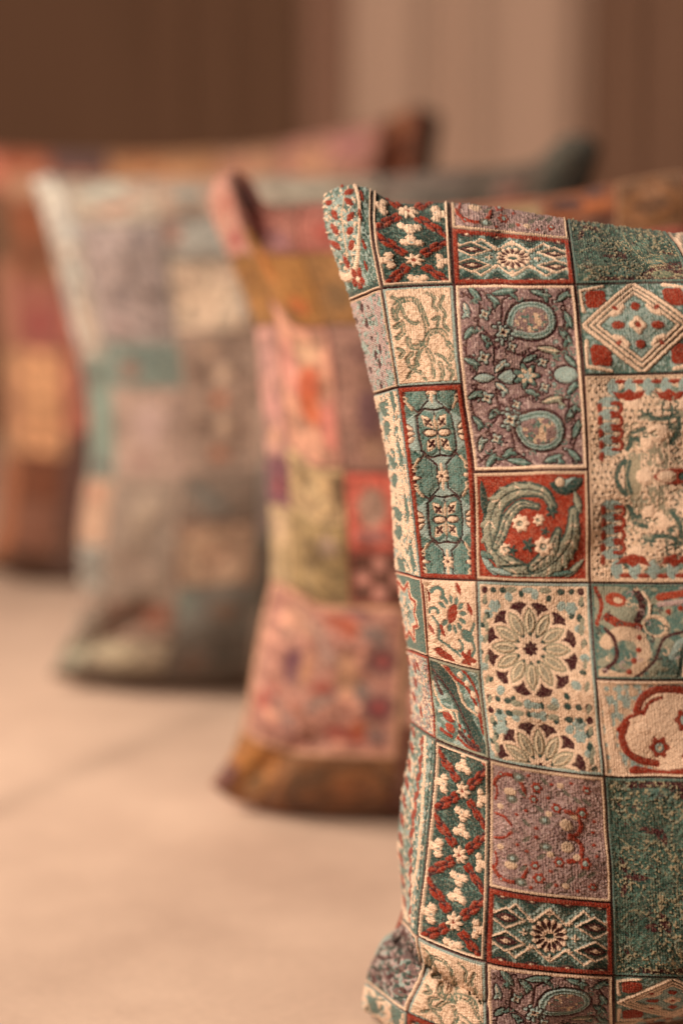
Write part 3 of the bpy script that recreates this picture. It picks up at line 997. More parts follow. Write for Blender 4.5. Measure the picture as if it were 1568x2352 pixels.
def m_turquoise(c):
    w, h = c.w, c.h
    TQ = (100, 135, 129)
    c.fill(TQ, 0.6)
    c.speck(TL, 5, 0.52, 3, 0.4)
    c.speck((58, 96, 88), 4, 0.70, 4, 0.2)
    p = h * 0.445
    cx = w / 2
    y1 = h * 0.24
    fl = (y1 - p, y1, y1 + p, y1 + 2 * p)
    md = (y1 - p / 2, y1 + p / 2, y1 + 1.5 * p)
    for y in md:
        for sy in (-1, 1):                                        # pale lozenges above and below each small blossom
            c.put(c.poly([(cx - 36, y + sy * 40), (cx, y + sy * 62), (cx + 36, y + sy * 40), (cx + 14, y + sy * 22), (cx, y + sy * 14), (cx - 14, y + sy * 22)]), LB, 0.7)
    for y in fl:
        for sx in (-1, 1):
            c.put(c.poly([(cx + sx * 42, y - 50), (cx + sx * 76, y - 26), (cx + sx * 76, y + 26), (cx + sx * 42, y + 50), (cx + sx * 48, y)]), LB, 0.7)
    # maroon ogee net
    for y in fl:
        for sx in (-1, 1):
            c.put(c.stroke([(cx, y - 52), (cx + sx * 26, y - 56), (cx + sx * 44, y - 40), (cx + sx * 46, y), (cx + sx * 44, y + 40), (cx + sx * 26, y + 56), (cx, y + 52)], 4.6), MA, 0.0)
            c.put(c.stroke([(cx + sx * 38, y + 52), (cx + sx * 12, y + 74), (cx + sx * 14, y + p / 2), (cx + sx * 12, y + p - 74), (cx + sx * 38, y + p - 52)], 4.2), MA, 0.0)
            c.put(c.stroke([(cx + sx * 40, y + 48), (cx + sx * 56, y + 66), (cx + sx * 78, y + 74)], 4.2), MA, 0.0)
            c.put(c.stroke([(cx + sx * 40, y - 48), (cx + sx * 56, y - 66), (cx + sx * 78, y - 74)], 4.2), MA, 0.0)
    for y in md:
        for sx in (-1, 1):
            c.put(c.leaf(cx + sx * 36, y - 20, 46, 26, sx * -1.2), TQ, 0.95, 6)
            c.put(c.leaf(cx + sx * 36, y + 20, 46, 26, sx * 1.2), TQ, 0.95, 6)
            c.put(c.flower(cx + sx * 66, y, 16, 4, 0.4), MA, 0.1)
            for k in (-1, 1):
                c.put(c.stroke([(cx + sx * 52, y + k * 44), (cx + sx * 64, y + k * 26), (cx + sx * 72, y + k * 22)], 6.5), CR2, 0.9)
                c.put(c.ell(cx + sx * 66, y + k * 20, 7), CR2, 0.9)
                c.put(c.ell(cx + sx * 66, y + k * 20, 3), DG, 0.3)
            c.put(c.leaf(cx + sx * 64, y, 18, 10, 0), CR, 0.95)
        for k in range(8):
            a = k * math.pi / 4
            L = 26 if k % 4 == 2 else 14
            c.put(c.leaf(cx + math.cos(a) * L * .6, y + math.sin(a) * L * .7, L + 3, 8.5, a), CR, 1.0, 3)
        c.put(c.ell(cx, y, 4.0), MA, 0.3)
    for y in fl:
        for sx in (-1, 1):
            for sy in (-1, 1):
                c.put(c.ell(cx + sx * 22, y + sy * 28, 19, 22), TQ, 0.95, 5)
                c.put(c.poly([(cx + sx * 6, y + sy * 10), (cx + sx * 28, y + sy * 16), (cx + sx * 33, y + sy * 42), (cx + sx * 16, y + sy * 38), (cx + sx * 8, y + sy * 28)]), CR, 1.0, 4)
                c.put(c.flower(cx + sx * 18, y + sy * 24, 12, 4, 0.34, 0.78), MA, 0.3)
                c.put(c.leaf(cx + sx * 20, y + sy * 11, 26, 7, sy * sx * .25), TQ, 0.9)
            c.put(c.ell(cx + sx * 19, y, 17, 10), MA, 0.0)
            c.put(c.ell(cx + sx * 18, y, 14, 7.5), CR, 1.0, 4)
        c.put(c.stroke([(cx, y - 50), (cx, y + 50)], 4), MA, 0.0)
        for sy in (-1, 1):
            c.put(c.leaf(cx, y + sy * 22, 36, 10, math.pi / 2), CR2, 1.0, 3)
        for sx in (-1, 1):
            for k in range(-1, 2):
                c.put(c.leaf(cx + sx * 66, y + k * 15, 30, 14, sx * k * 0.6), MA, 0.0)
                c.put(c.leaf(cx + sx * 66, y + k * 15, 25, 10, sx * k * 0.6), CR, 1.0, 4)
    c.border([(12, RU, 0.8), (2.2, (88, 46, 46), 0.1)])


def m_sunflower(c):
    w, h = c.w, c.h
    c.fill(CR, 0.9)
    c.speck(CR2, 6, 0.55, 3, 0.7)
    x, y = 84, 82
    for k in range(11):
        a = -2.6 + k * 0.50
        c.put(c.leaf(x + math.cos(a) * 34, y + math.sin(a) * 36, 25, 12.5, a), TL, 0.5)
    c.put(c.leaf(x, y, 56, 30, -1.1), RU, 0.6, 5)
    for pts, wd in ((c.spiral(46, 36, 17, 12, 3.4, 7.2), 9), ([(30, 96), (42, 118), (40, 150), (60, 160), (80, 170), (104, 182)], 8),
                    (c.spiral(100, 160, 16, 9, -1.4, 1.8), 8), ([(150, 100), (140, 130), (150, 160), (138, 180)], 8),
                    (c.spiral(34, 84, 14, 8, 3.0, 6.4), 8)):
        c.put(c.curve(pts, wd), TL, 0.5)
    c.put(c.ell(128, 130, 20, 14, 0.4), TL, 0.5)
    for px, py, r in ((18, 40, 15), (22, 128, 11), (50, 126, 13), (140, 66, 12), (108, 20, 12)):
        c.put(c.leaf(px, py, r * 2.8, r * 1.1, 1.2), RU, 0.5)
    c.put(c.flower(128, h - 20, 26, 5, 0.28), RU, 0.6)
    c.put(c.leaf(56, h - 16, 66, 22, 0.25), RU, 0.6)
    c.put(c.ell(40, h - 24, 13, 11), RU, 0.6)
    c.border([(7, CR, 0.7), (2.2, (88, 46, 46), 0.1)])


def m_leaf_diag(c):
    w, h = c.w, c.h
    c.fill(TL, 0.3)
    c.speck(LB, 8, 0.5, 3, 0.5, soft=0.2)
    c.put(c.curve([(0, 10), (60, 60), (90, 110), (140, h - 10)], 44), DG, 0.3, 8)
    c.put(c.curve([(8, 26), (56, 76), (84, 120), (128, h - 6)], 6), MA, 0.15)
    c.put(c.curve([(30, 0), (80, 44), (96, 90), (140, 110)], 7), CR2, 0.8)
    c.put(c.curve([(40, 0), (74, 30), (112, 46), (138, 84), (150, 150)], 9), RU, 0.7)
    c.put(c.curve([(90, 0), (126, 24), (146, 60), (154, 120)], 8), RU, 0.6)
    for x, y in ((96, 22), (118, 38), (134, 62), (140, 94)):
        c.put(c.ell(x, y, 9, 7, 0.7), CR, 0.9)
    c.put(c.curve([(10, 60), (20, 100), (34, 120), (70, 116)], 6), CR2, 0.8)
    c.put(c.curve([(16, 50), (30, 86)], 9), MA, 0.2)
    c.put(c.leaf(42, 138, 34, 22, 0.5), RU, 0.6)
    c.put(c.curve([(20, 130), (46, 122), (60, 140)], 6), CR, 0.8)
    c.put(c.curve([(66, 120), (72, 160), (60, 186)], 5), CR, 0.8)
    c.put(c.ell(44, 164, 13, 11), RU2, 0.6)
    for k in range(5):
        c.put(c.ell(74 + k * 13, 150 + k * 9, 5), RU, 0.6)
    c.put(c.curve([(70, h - 40), (100, h - 22), (130, h - 14)], 12), MA, 0.3)
    c.put(c.curve([(64, h - 26), (96, h - 12), (120, h - 8)], 8), RU, 0.6)
    c.put(c.curve([(20, h - 30), (44, h - 22)], 9), RU, 0.6)
    c.border([(8, GG, 0.6), (2.2, (88, 46, 46), 0.1)])


def m_paisley_tall(c):
    w, h = c.w, c.h
    c.fill(LB, 0.35)
    c.speck(TL, 9, 0.42, 3, 0.5, soft=0.15)
    c.speck(CR, 7, 0.66, 5, 0.7)
    n = 3 if h > 300 else 1
    c.put(c.curve([(w * .55, h * 0.99), (w * .86, h * .62), (w * .80, h * .30), (w * .70, 0)], 11), CR, 0.85, 4)
    c.put(c.curve([(w * .55, h * 0.99), (w * .30, h * .93), (w * .20, h * .86)], 11), CR, 0.85, 4)
    c.put(c.curve([(w * .92, 0), (w * .93, h)], 7), DG, 0.2)
    c.put(c.curve([(w * .42, 10), (w * .48, h * .3), (w * .40, h * .6), (w * .46, h * .86)], 5), GG, 0.6)
    k = 0
    y = 18.0
    while y < h - 20:
        for sx, dx in ((-1, 26), (1, 30)):
            c.put(c.leaf(w * .45 + sx * dx, y + (8 if sx > 0 else 0), 40, 17, sx * 0.9 * -1 + (math.pi if sx < 0 else 0)), RU, 0.65, 4)
        c.put(c.flower(w * .16, y + 14, 10, 5, 0.3), DG, 0.3)
        c.put(c.leaf(w * .62, y + 30, 26, 12, 1.2), RU2, 0.6)
        y += 44
    c.border([(7, TL, 0.6), (2.2, (88, 46, 46), 0.1)])


def m_ear(c):
    w, h = c.w, c.h
    c.fill(TL, 0.35)
    c.speck(DG, 6, 0.58, 3, 0.2)
    c.speck(LB, 6, 0.6, 4, 0.5)
    d = c.ell(78, 130, 78, 128, 0.12)
    c.put(d, LB, 0.5)
    c.speck(TL, 7, 0.52, 5, 0.4, mask=(d < 0).astype(f32))
    c.speck(CR, 5, 0.68, 6, 0.8, mask=(d < 0).astype(f32))
    c.put(np.abs(d + 2) - 5.5, CR, 0.95)
    c.put(c.curve([(112, 60), (100, 110), (96, 160), (88, 210), (70, 244)], 4), CR2, 0.8)
    for x, y, a, L in ((122, 66, -0.3, 36), (120, 92, 0.5, 34), (76, 118, 1.1, 34), (124, 128, -0.7, 32), (70, 152, 1.0, 34), (118, 160, -0.5, 30),
                       (60, 186, 0.6, 40), (112, 192, -0.6, 34), (78, 224, 1.3, 34), (96, 40, 0.9, 30), (60, 80, 0.5, 28)):
        c.put(c.leaf(x, y, L, 17, a), RU, 0.8, 4)
    for x, y in ((156, 120), (160, 190), (150, 240), (162, 70)):
        c.put(c.leaf(x, y, 30, 13, 1.3), RU, 0.7, 4)
    for k in range(5):
        a = k * 1.256 + 0.4
        c.put(c.ell(104 + math.cos(a) * 17, h - 36 + math.sin(a) * 17, 12, 9, a), RU, 0.8, 4)
    c.put(c.ell(104, h - 36, 7), CR, 0.9)
    c.put(c.box(0, h - 15, w, h), DG, 0.3)
    c.border([(6, CR, 0.7), (2.2, (88, 46, 46), 0.1)])


def m_lavender_flowers(c):
    w, h = c.w, c.h
    c.fill(LV, 0.5)
    c.speck(LB, 10, 0.5, 3, 0.5, soft=0.15)
    c.speck(TL, 6, 0.68, 9, 0.3)
    for x, y, r in ((50, 48, 34), (104, 100, 30), (60, 168, 40), (120, 190, 24), (120, 30, 22)):
        c.put(c.flower(x, y, r, 9, 0.18), LV, 0.75, 5)
        c.put(c.flower(x, y, r * .8, 9, 0.3), LB, 0.7)
        c.put(c.flower(x, y, r * .62, 9, 0.3), LV, 0.8, 5)
        c.put(c.ell(x, y, r * .22), MA, 0.3)
    for x, y in ((86, 24), (24, 96), (92, 62), (30, 130), (100, 140), (112, 160), (26, 210), (96, 214), (134, 130), (14, 14)):
        c.put(c.ell(x, y, 8, 13, 0.4), MA, 0.3)
    c.border([(7, CR2, 0.6), (3.0, MA, 0.0)])


def m_mauve_green(c):
    m_lavender_flowers(c)
    c.speck(DG, 8, 0.46, 43, 0.2, soft=0.08)
    c.speck((112, 90, 90), 9, 0.60, 45, 0.6)
    c.speck(MA, 14, 0.72, 47, 0.2)
    c.border([(8, CR, 0.7), (2.2, (88, 46, 46), 0.1)])


def m_cream_teal(c):
    w, h = c.w, c.h
    c.fill(CR, 0.6)
    c.speck(TL, 13, 0.56, 3, 0.3, soft=0.05)
    c.speck(CR, 6, 0.62, 5, 0.7, soft=0.05)
    c.speck(LB, 9, 0.70, 8, 0.5)
    for k in range(int(h / 120) + 1):
        y = 60 + k * 130
        for sx in (0.42,):
            c.put(c.leaf(w * sx, y - 18, 54, 34, 0.5), TL, 0.4, 5)
            c.put(c.leaf(w * sx, y + 28, 54, 34, -0.5), TL, 0.4, 5)
            c.put(c.ell(w * .66, y + 6, 13, 10), CR, 0.8)
        c.put(c.leaf(w * .82, y - 40, 80, 30, 1.45), TL, 0.4, 5)
        c.put(c.leaf(w * .16, y + 52, 50, 22, 1.0), TL, 0.4, 5)
    c.border([(6, LB, 0.5), (3.0, MA, 0.0)])


def m_star(c):
    w, h = c.w, c.h
    c.fill(LB, 0.4)
    c.speck(CR, 9, 0.48, 3, 0.6, soft=0.1)
    cx, cy = w * .42, h * .48
    pts = []
    for k in range(17):
        a = k * math.pi / 8
        r = (78 if k % 2 else 52)
        pts.append((cx + math.cos(a) * r, cy + math.sin(a) * r * 1.05))
    d = c.poly([(w, 0), (w, h), (0, h), (0, 0)])
    c.put(-c.poly(pts[:-1]), TL, 0.3)
    c.put(c.stroke(pts, 15), CR, 0.8)
    c.put(c.stroke(pts, 9.5), RU2, 0.7, 4)
    c.put(c.flower(cx, cy, 26, 8, 0.3), TL, 0.5)
    c.put(c.flower(cx, cy, 12, 6, 0.3), CR, 0.8)
    c.border([(6, CR, 0.7), (3, RU, 0.2)])


def m_lavender_red(c):
    w, h = c.w, c.h
    c.fill(LV, 0.4)
    c.speck(LB, 12, 0.52, 3, 0.5)
    c.speck(CR, 6, 0.6, 5, 0.6)
    c.speck(MV, 5, 0.62, 7, 0.2)
    for x, y in ((112, 34), (50, 30), (84, 84), (34, 96), (66, 130), (112, 160), (40, 170), (90, 44)):
        c.put(c.leaf(x, y, 34, 15, 1.1), RU, 0.6)
    for x, y in ((68, 58), (110, 100), (30, 60), (84, 158)):
        c.put(c.flower(x, y, 17, 6, 0.2), LB, 0.6)
        c.put(c.ell(x, y, 6), TL, 0.4)
    c.border([(6, RU2, 0.5), (2.2, (88, 46, 46), 0.1)])


# ------------------------------------------------------------------ cushion surfaces
def bulge(sn, tn, T):
    a = np.clip(1 - np.abs(sn) ** 2.3, 0, 1)
    b = np.clip(1 - np.abs(tn) ** 2.3, 0, 1)
    e = np.minimum(1 - np.abs(sn), 1 - np.abs(tn))
    return T * (a * b) ** 0.62 + 0.014 * np.sqrt(np.clip(e / 0.10, 0, 1)) * (1 - 0.5 * np.clip(e / 0.5, 0, 1))


class Surface:
    """front of one cushion: (s, t) on the fabric -> a point in the room"""
    def __init__(self, tk, sk, table, Yc, T, folds=(), zb=0.004, seed=0, spec=None):
        self.tk, self.sk = np.array(tk, float), np.array(sk, float)
        self.tab = np.array(table, float)           # (nt, ns, 2)
        self.Yc, self.T, self.folds, self.zb, self.seed = Yc, T, folds, zb, seed
        self.S, self.t0, self.t1 = self.sk[-1], self.tk[0], self.tk[-1]
        ss = np.linspace(0, self.S, 200)
        b = pchip(self.sk, self.tab[-1], ss)
        self.yb_s, self.yb = ss, np.minimum(Yc, np.array([y_on_floor(px, py, zb) for px, py in b]))

    def pix(self, s, t):
        a = pchip(self.tk, self.tab, t)                          # (m, ns, 2)
        r = pchip(self.sk, np.swapaxes(a, 0, 1), s)              # (n, m, 2)
        return np.swapaxes(r, 0, 1)

    def pos(self, s, t, back=False):
        s = np.asarray(s, float); t = np.asarray(t, float)
        q = self.pix(s, t)
        px, py = q[..., 0], q[..., 1]
        SN, TN = np.meshgrid(2 * s / self.S - 1, 2 * (t - self.t0) / (self.t1 - self.t0) - 1)
        f = np.clip((TN + 1) / 2, 0, 1) ** 3
        Yp = self.Yc + (np.interp(s, self.yb_s, self.yb)[None, :] - self.Yc) * f
        b = bulge(SN, TN, self.T)
        edge = np.clip(np.minimum(1 - np.abs(SN), 1 - np.abs(TN)) / 0.04, 0, 1)
        # soft dents of the filling and the drag lines that run out of the corners
        nz = (vnoise(px, py, 190, self.seed) - 0.5) * 0.014 + (vnoise(px, py, 80, self.seed + 3) - 0.5) * 0.008
        b = b + edge * nz
        for pts, wd, dep in self.folds:
            d = poly_dist(px, py, pts)
            b = b - edge * dep * np.exp(-(d / wd) ** 2)
        if back:
            F = on_y(px, py, Yp - b)
            F[..., 1] = Yp + 0.75 * b
            F[..., 2] = np.maximum(F[..., 2], 0.003)
            return F
        P = on_y(px, py, Yp - b)
        return P


def normals(P):
    du = np.gradient(P, axis=1)
    dv = np.gradient(P, axis=0)
    n = np.cross(dv, du)
    n /= np.linalg.norm(n, axis=-1, keepdims=True) + 1e-12
    flip = n[..., 1:2] > 0
    return np.where(np.mean(n[..., 1]) > 0, -n, n)


RELIEF = 0.0018


def make_patch(surf, parent, cl, s0, s1, t0, t1, label, mat=M_FAB):
    """lay a woven cloth on the cushion between the fabric lines s0..s1, t0..t1"""
    cl.finish()
    s = s0 + (s1 - s0) * (cl.xs - cl.x0) / (cl.x1 - cl.x0)
    t = t0 + (t1 - t0) * (cl.ys - cl.y0) / (cl.y1 - cl.y0)
    P = surf.pos(s, t)
    P = P + normals(P) * (cl.hgt * RELIEF)[..., None]
    P[..., 2] = np.maximum(P[..., 2], 0.001)
    SS, TT = np.meshgrid(s, t)
    o = grid_mesh("patch", P, mat, parent, cl.col, np.stack([SS, TT], -1))
    if label: o["label"] = label
    return o


def back_cover(surf, parent, cols, mat, n=150):
    s = np.linspace(0, surf.S, n)
    t = np.linspace(surf.t0, surf.t1, n)
    P = surf.pos(s, t, back=True)
    SS, TT = np.meshgrid(s, t)
    k = 9
    rng = np.random.RandomState(surf.seed + 5)
    ids = rng.randint(0, len(cols), (k, k))
    L = np.array([to_lin(c) for c in cols])
    ii = np.clip(((SS / surf.S) * k).astype(int), 0, k - 1)
    jj = np.clip((((TT - surf.t0) / (surf.t1 - surf.t0)) * k).astype(int), 0, k - 1)
    col = L[ids[jj, ii]] * (0.75 + 0.5 * vnoise(SS / surf.S * 1000, TT / (surf.t1 - surf.t0) * 1000, 30, 3))[..., None]
    o = grid_mesh("back_cover", P, mat, parent, col, np.stack([SS, TT], -1), flip=True)
    return o


def empty(name, loc):
    o = bpy.data.objects.new(name, None)
    o.empty_display_size = 0.05
    sc.collection.objects.link(o)
    return o


GROUP = "cushions standing in a row"

# ---- the front cushion: measured fabric lines (left seam, three column lines, column line near the frame, centre; right half mirrored)
tk = [400, 475, 655, 880, 1085, 1332, 1538, 1744, 2036, 2205, 2320, 2430, 2500]
L_S = [(746, 448), (746, 500), (806, 690), (862, 905), (897, 1090), (912, 1312), (938, 1490), (947, 1658), (917, 1930), (926, 2112), (868, 2185), (842, 2255), (833, 2316)]
L_75 = [(796, 427), (800, 492), (842, 676), (889, 897), (920, 1092), (941, 1320), (961, 1498), (974, 1678), (947, 1958), (944, 2128), (912, 2212), (888, 2290), (880, 2345)]
L_A = [(852, 437), (852, 503), (878, 664), (916, 890), (943, 1094), (970, 1328), (985, 1507), (1003, 1697), (979, 1985), (962, 2150), (974, 2236), (938, 2324), (938, 2385)]
L_2 = [(906, 466), (910, 514), (938, 660), (968, 886), (995, 1091), (1015, 1331), (1029, 1520), (1048, 1716), (1034, 2006), (1018, 2178), (1024, 2270), (1000, 2350), (1000, 2402)]
L_B = [(1033, 467), (1036, 527), (1043, 656), (1060, 881), (1089, 1086), (1096, 1334), (1104, 1538), (1125, 1744), (1124, 2038), (1117, 2209), (1119, 2318), (1121, 2396), (1121, 2420)]
L_C = [(1300, 504), (1307, 554), (1320, 654), (1341, 871), (1350, 1081), (1355, 1338), (1369, 1558), (1386, 1781), (1403, 2072), (1406, 2238), (1408, 2303), (1409, 2350), (1410, 2366)]
L_D = [(1528, 534), (1558, 574), (1584, 650), (1610, 866), (1619, 1076), (1624, 1340), (1632, 1558), (1648, 1787), (1660, 2080), (1662, 2243), (1662, 2290), (1662, 2318), (1662, 2326)]
L_M = [(1780, 556), (1780, 596), (1780, 650), (1780, 864), (1780, 1074), (1780, 1340), (1780, 1560), (1780, 1788), (1780, 2082), (1780, 2246), (1780, 2286), (1780, 2308), (1780, 2314)]
left = [L_S, L_75, L_A, L_2, L_B, L_C, L_D, L_M]
sl = [0, 75, 150, 205, 310, 580, 840, 1010]
mirror = [[(3560 - x, y) for x, y in ln] for ln in reversed(left[:-1])]
sk = sl + [2020 - v for v in reversed(sl[:-1])]
tab = np.swapaxes(np.array(left + mirror, float), 0, 1)
folds1 = [([(850, 2120), (905, 2158), (985, 2222), (1040, 2268)], 15, 0.024),
          ([(985, 2222), (1060, 2262), (1110, 2300)], 10, 0.008),
          ([(985, 1345), (990, 1500), (1003, 1640)], 10, 0.004),
          ([(905, 440), (900, 520), (925, 600)], 22, 0.003),
          ([(1180, 470), (1150, 560), (1160, 640)], 26, 0.005),
          ([(1380, 500), (1420, 570), (1480, 610)], 30, 0.006),
          ([(940, 1760), (960, 1700), (1010, 1650)], 16, 0.005)]
surf1 = Surface(tk, sk, tab, 1.272, 0.122, folds1, 0.004, 1)

c1 = empty("patchwork_cushion", (0, 0, 0))
tag(c1, "large sharp patchwork cushion nearest the camera, teal, cream and rust woven squares", "cushion", GROUP)

XF, PG = "green patch with red crosses and white blossoms", "mauve patch with turquoise pomegranates"
COLS = {
    0: [(400, 655, m_ear, 45, 300, 300, "pale teal corner patch with red leaves"),
        (655, 880, m_lavender_flowers, 0, 225, 225, "lavender patch with maroon dotted flowers"),
        (880, 1332, m_cream_teal, 0, 452, 452, "cream patch with teal leaves"),
        (1332, 1538, m_star, 0, 206, 206, "patch with an orange zigzag star"),
        (1538, 1744, m_lavender_red, 0, 206, 206, "lavender patch with red leaves"),
        (1744, 2205, m_paisley_tall, 0, 461, 461, "tall pale teal patch with red leaves"),
        (2205, 2430, m_mauve_green, 0, 225, 225, "mauve and green patch with maroon dots"),
        (2430, 2500, m_cream_teal, 0, 70, 452, "cream and green patch at the bottom corner")],
    1: [(400, 655, m_xflower, 206, 461, 461, XF),
        (655, 880, m_cream_green, 0, 225, 225, "cream patch with green scrolls"),
        (880, 1332, m_turquoise, 0, 452, 452, "red framed turquoise patch with cream blossoms"),
        (1332, 1538, m_sunflower, 0, 206, 206, "cream patch with a rust sunflower"),
        (1538, 1744, m_leaf_diag, 0, 206, 206, "teal patch with a slanting dark leaf"),
        (1744, 2205, m_xflower, 0, 461, 461, XF),
        (2205, 2430, m_cream_green, 0, 225, 225, "cream patch with green scrolls at the fold"),
        (2430, 2500, m_turquoise, 0, 70, 452, None)],
    2: [(400, 475, m_mauve_red, 217, 292, 292, "mauve patch with red rings at the top edge"),
        (475, 655, m_lattice, 0, 175, 175, "red framed lattice patch with a rosette"),
        (655, 1085, m_pomegranate, 0, 430, 430, PG),
        (1085, 1332, m_acanthus, 0, 247, 247, "rust patch with grey green acanthus scrolls"),
        (1332, 1744, m_rosettes, 0, 412, 412, "cream patch with large maroon tipped rosettes"),
        (1744, 2036, m_mauve_red, 0, 292, 292, "mauve patch with red rings and crescents"),
        (2036, 2205, m_lattice, 0, 175, 175, "red framed lattice patch with a rosette"),
        (2205, 2500, m_pomegranate, 0, 295, 430, PG)],
    3: [(400, 655, m_teal_maroon, 206, 461, 461, "dark teal and maroon patch"),
        (655, 872, m_diamond, 0, 215, 215, "teal patch with a cream diamond and red corners"),
        (872, 1332, m_cream_crowns, 0, 460, 460, "cream dotted patch with red crowns"),
        (1332, 1540, m_teal_paisley, 0, 208, 208, "teal patch with flowing paisley"),
        (1540, 1744, m_cream_scroll, 0, 204, 204, "cream patch with a rust scroll"),
        (1744, 2205, m_teal_maroon, 0, 461, 461, "dark teal and maroon patch"),
        (2205, 2420, m_diamond, 0, 215, 215, "teal patch with a cream diamond and red corners"),
        (2420, 2500, m_cream_crowns, 0, 80, 460, None)],
}
SL = [(0, 150, 0, 1.5), (150, 310, 1, 1.4), (310, 580, 2, 1.42), (580, 840, 3, 1.75),
      (840, 990, 0, 4.5), (990, 1150, 1, 4.5), (1150, 1420, 2, 4.5), (1420, 1680, 3, 4.5), (1680, 1830, 0, 4.5), (1830, 2020, 1, 4.5)]
for k, (s0, s1, ci, step) in enumerate(SL):
    for j, (t0, t1, fn, y0, y1, hf, lab) in enumerate(COLS[ci]):
        if k == 0:                                           # the left seam cuts through the first column of patches
            cl = Cloth(190, hf, y0, y1, step, j * 3 + ci, 40, 190)
        else:
            cl = Cloth(s1 - s0, hf, y0, y1, step, seed=j * 3 + ci)
        fn(cl)
        make_patch(surf1, c1, cl, s0, s1, t0, t1, lab)
back_cover(surf1, c1, [TL, CR, MV, RU, LB, DG, CR2], M_FAB, 220)


# ---- the three cushions behind
def coons(leftp, rightp, topp, botp, n=33):
    L, R, T, B = (resample(p, n) for p in (leftp, rightp, topp, botp))
    u = np.linspace(0, 1, n)[None, :, None]
    v = np.linspace(0, 1, n)[:, None, None]
    return ((1 - u) * L[:, None] + u * R[:, None] + (1 - v) * T[None] + v * B[None]
            - ((1 - u) * (1 - v) * L[0] + u * (1 - v) * R[0] + (1 - u) * v * L[-1] + u * v * R[-1]))


def make_surface(leftp, rightp, topp, botp, Yc, T, seed, folds=(), zb=0.004):
    tab = coons(leftp, rightp, topp, botp)
    k = np.linspace(0, 1000, len(tab))
    return Surface(k, k, tab, Yc, T, folds, zb, seed)


def locate(surf, x, y, axis=None):
    g = np.linspace(0, 1000, 161)
    if not hasattr(surf, "_g"):
        surf._g = surf.pix(g, g)
    d = (surf._g[..., 0] - x) ** 2 + (surf._g[..., 1] - y) ** 2
    j, i = np.unravel_index(np.argmin(d), d.shape)
    return g[i], g[j]


MOTIFS = [(m_rosettes, 270, 412), (m_pomegranate, 270, 430), (m_lattice, 270, 175), (m_acanthus, 270, 247), (m_mauve_red, 270, 292),
          (m_turquoise, 160, 452), (m_cream_crowns, 260, 460), (m_teal_paisley, 260, 208), (m_diamond, 260, 215), (m_lavender_flowers, 160, 225),
          (m_cream_teal, 160, 300), (m_sunflower, 160, 206), (m_teal_maroon, 260, 300), (m_cream_scroll, 260, 204), (m_xflower, 160, 296)]


def soft_patch(surf, parent, s0, s1, t0, t1, base, blobs, seed, scale, frame=None, label=None, fine=True, bright=0.86, keep=0.12, motif=None):
    """a woven patch of a cushion behind; blobs: (u, v, ru, rv, angle, colour) in parts of the patch"""
    asp = (t1 - t0) / (s1 - s0)
    fits = sorted(MOTIFS, key=lambda q: abs(math.log(q[2] / q[1] / asp)))[:6]
    fn, wd, h = motif or fits[(seed * 7 + 3) % 6]
    cl = Cloth(wd, h, step=4.2 if fine else 10.0, seed=seed)
    fn(cl)
    lum = cl.col @ np.array([0.3, 0.55, 0.15], f32)
    lo, hi = np.percentile(lum, 4), np.percentile(lum, 96)
    ln = np.clip((lum - lo) / (hi - lo + 1e-6), 0, 1)[..., None]
    cool = np.array([0.94, 1.0, 1.07]) if surf.seed == 23 else np.ones(3)
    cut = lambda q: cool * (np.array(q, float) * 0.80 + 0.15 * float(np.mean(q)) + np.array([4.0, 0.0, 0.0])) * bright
    if surf.seed == 23: base = 0.82 * np.array(base, float) + 0.18 * np.array([164.0, 146.0, 128.0])
    b = to_lin(cut(base)).astype(f32)
    tint = cl.col / (np.mean(cl.col, axis=(0, 1)) + 0.02)
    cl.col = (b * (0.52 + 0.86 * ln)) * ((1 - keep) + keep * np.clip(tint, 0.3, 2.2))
    X, Y = cl.X0, cl.Y0
    jx = 10 * (vnoise(X, Y, 16, seed + 8) - 0.5)
    jy = 10 * (vnoise(X, Y, 16, seed + 9) - 0.5)
    for (u, v, ru, rv, a, colr) in blobs:
        # the blob is drawn in the patch's true proportions
        k = h / wd / asp
        x, y, ca, sa = (X + jx - u * wd), (Y + jy - v * h) / k, math.cos(a), math.sin(a)
        p, q = (x * ca + y * sa) / (ru * wd), (-x * sa + y * ca) / (rv * h / k)
        m = np.clip((1.12 - np.sqrt(p * p + q * q)) / 0.35, 0, 1)[..., None] * 0.88
        cl.col += (to_lin(cut(colr)).astype(f32) * (0.68 + 0.52 * ln) - cl.col) * m
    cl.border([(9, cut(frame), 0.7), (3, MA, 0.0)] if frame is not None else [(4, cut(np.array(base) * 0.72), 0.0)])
    return make_patch(surf, parent, cl, s0, s1, t0, t1, label, M_FABFAR)


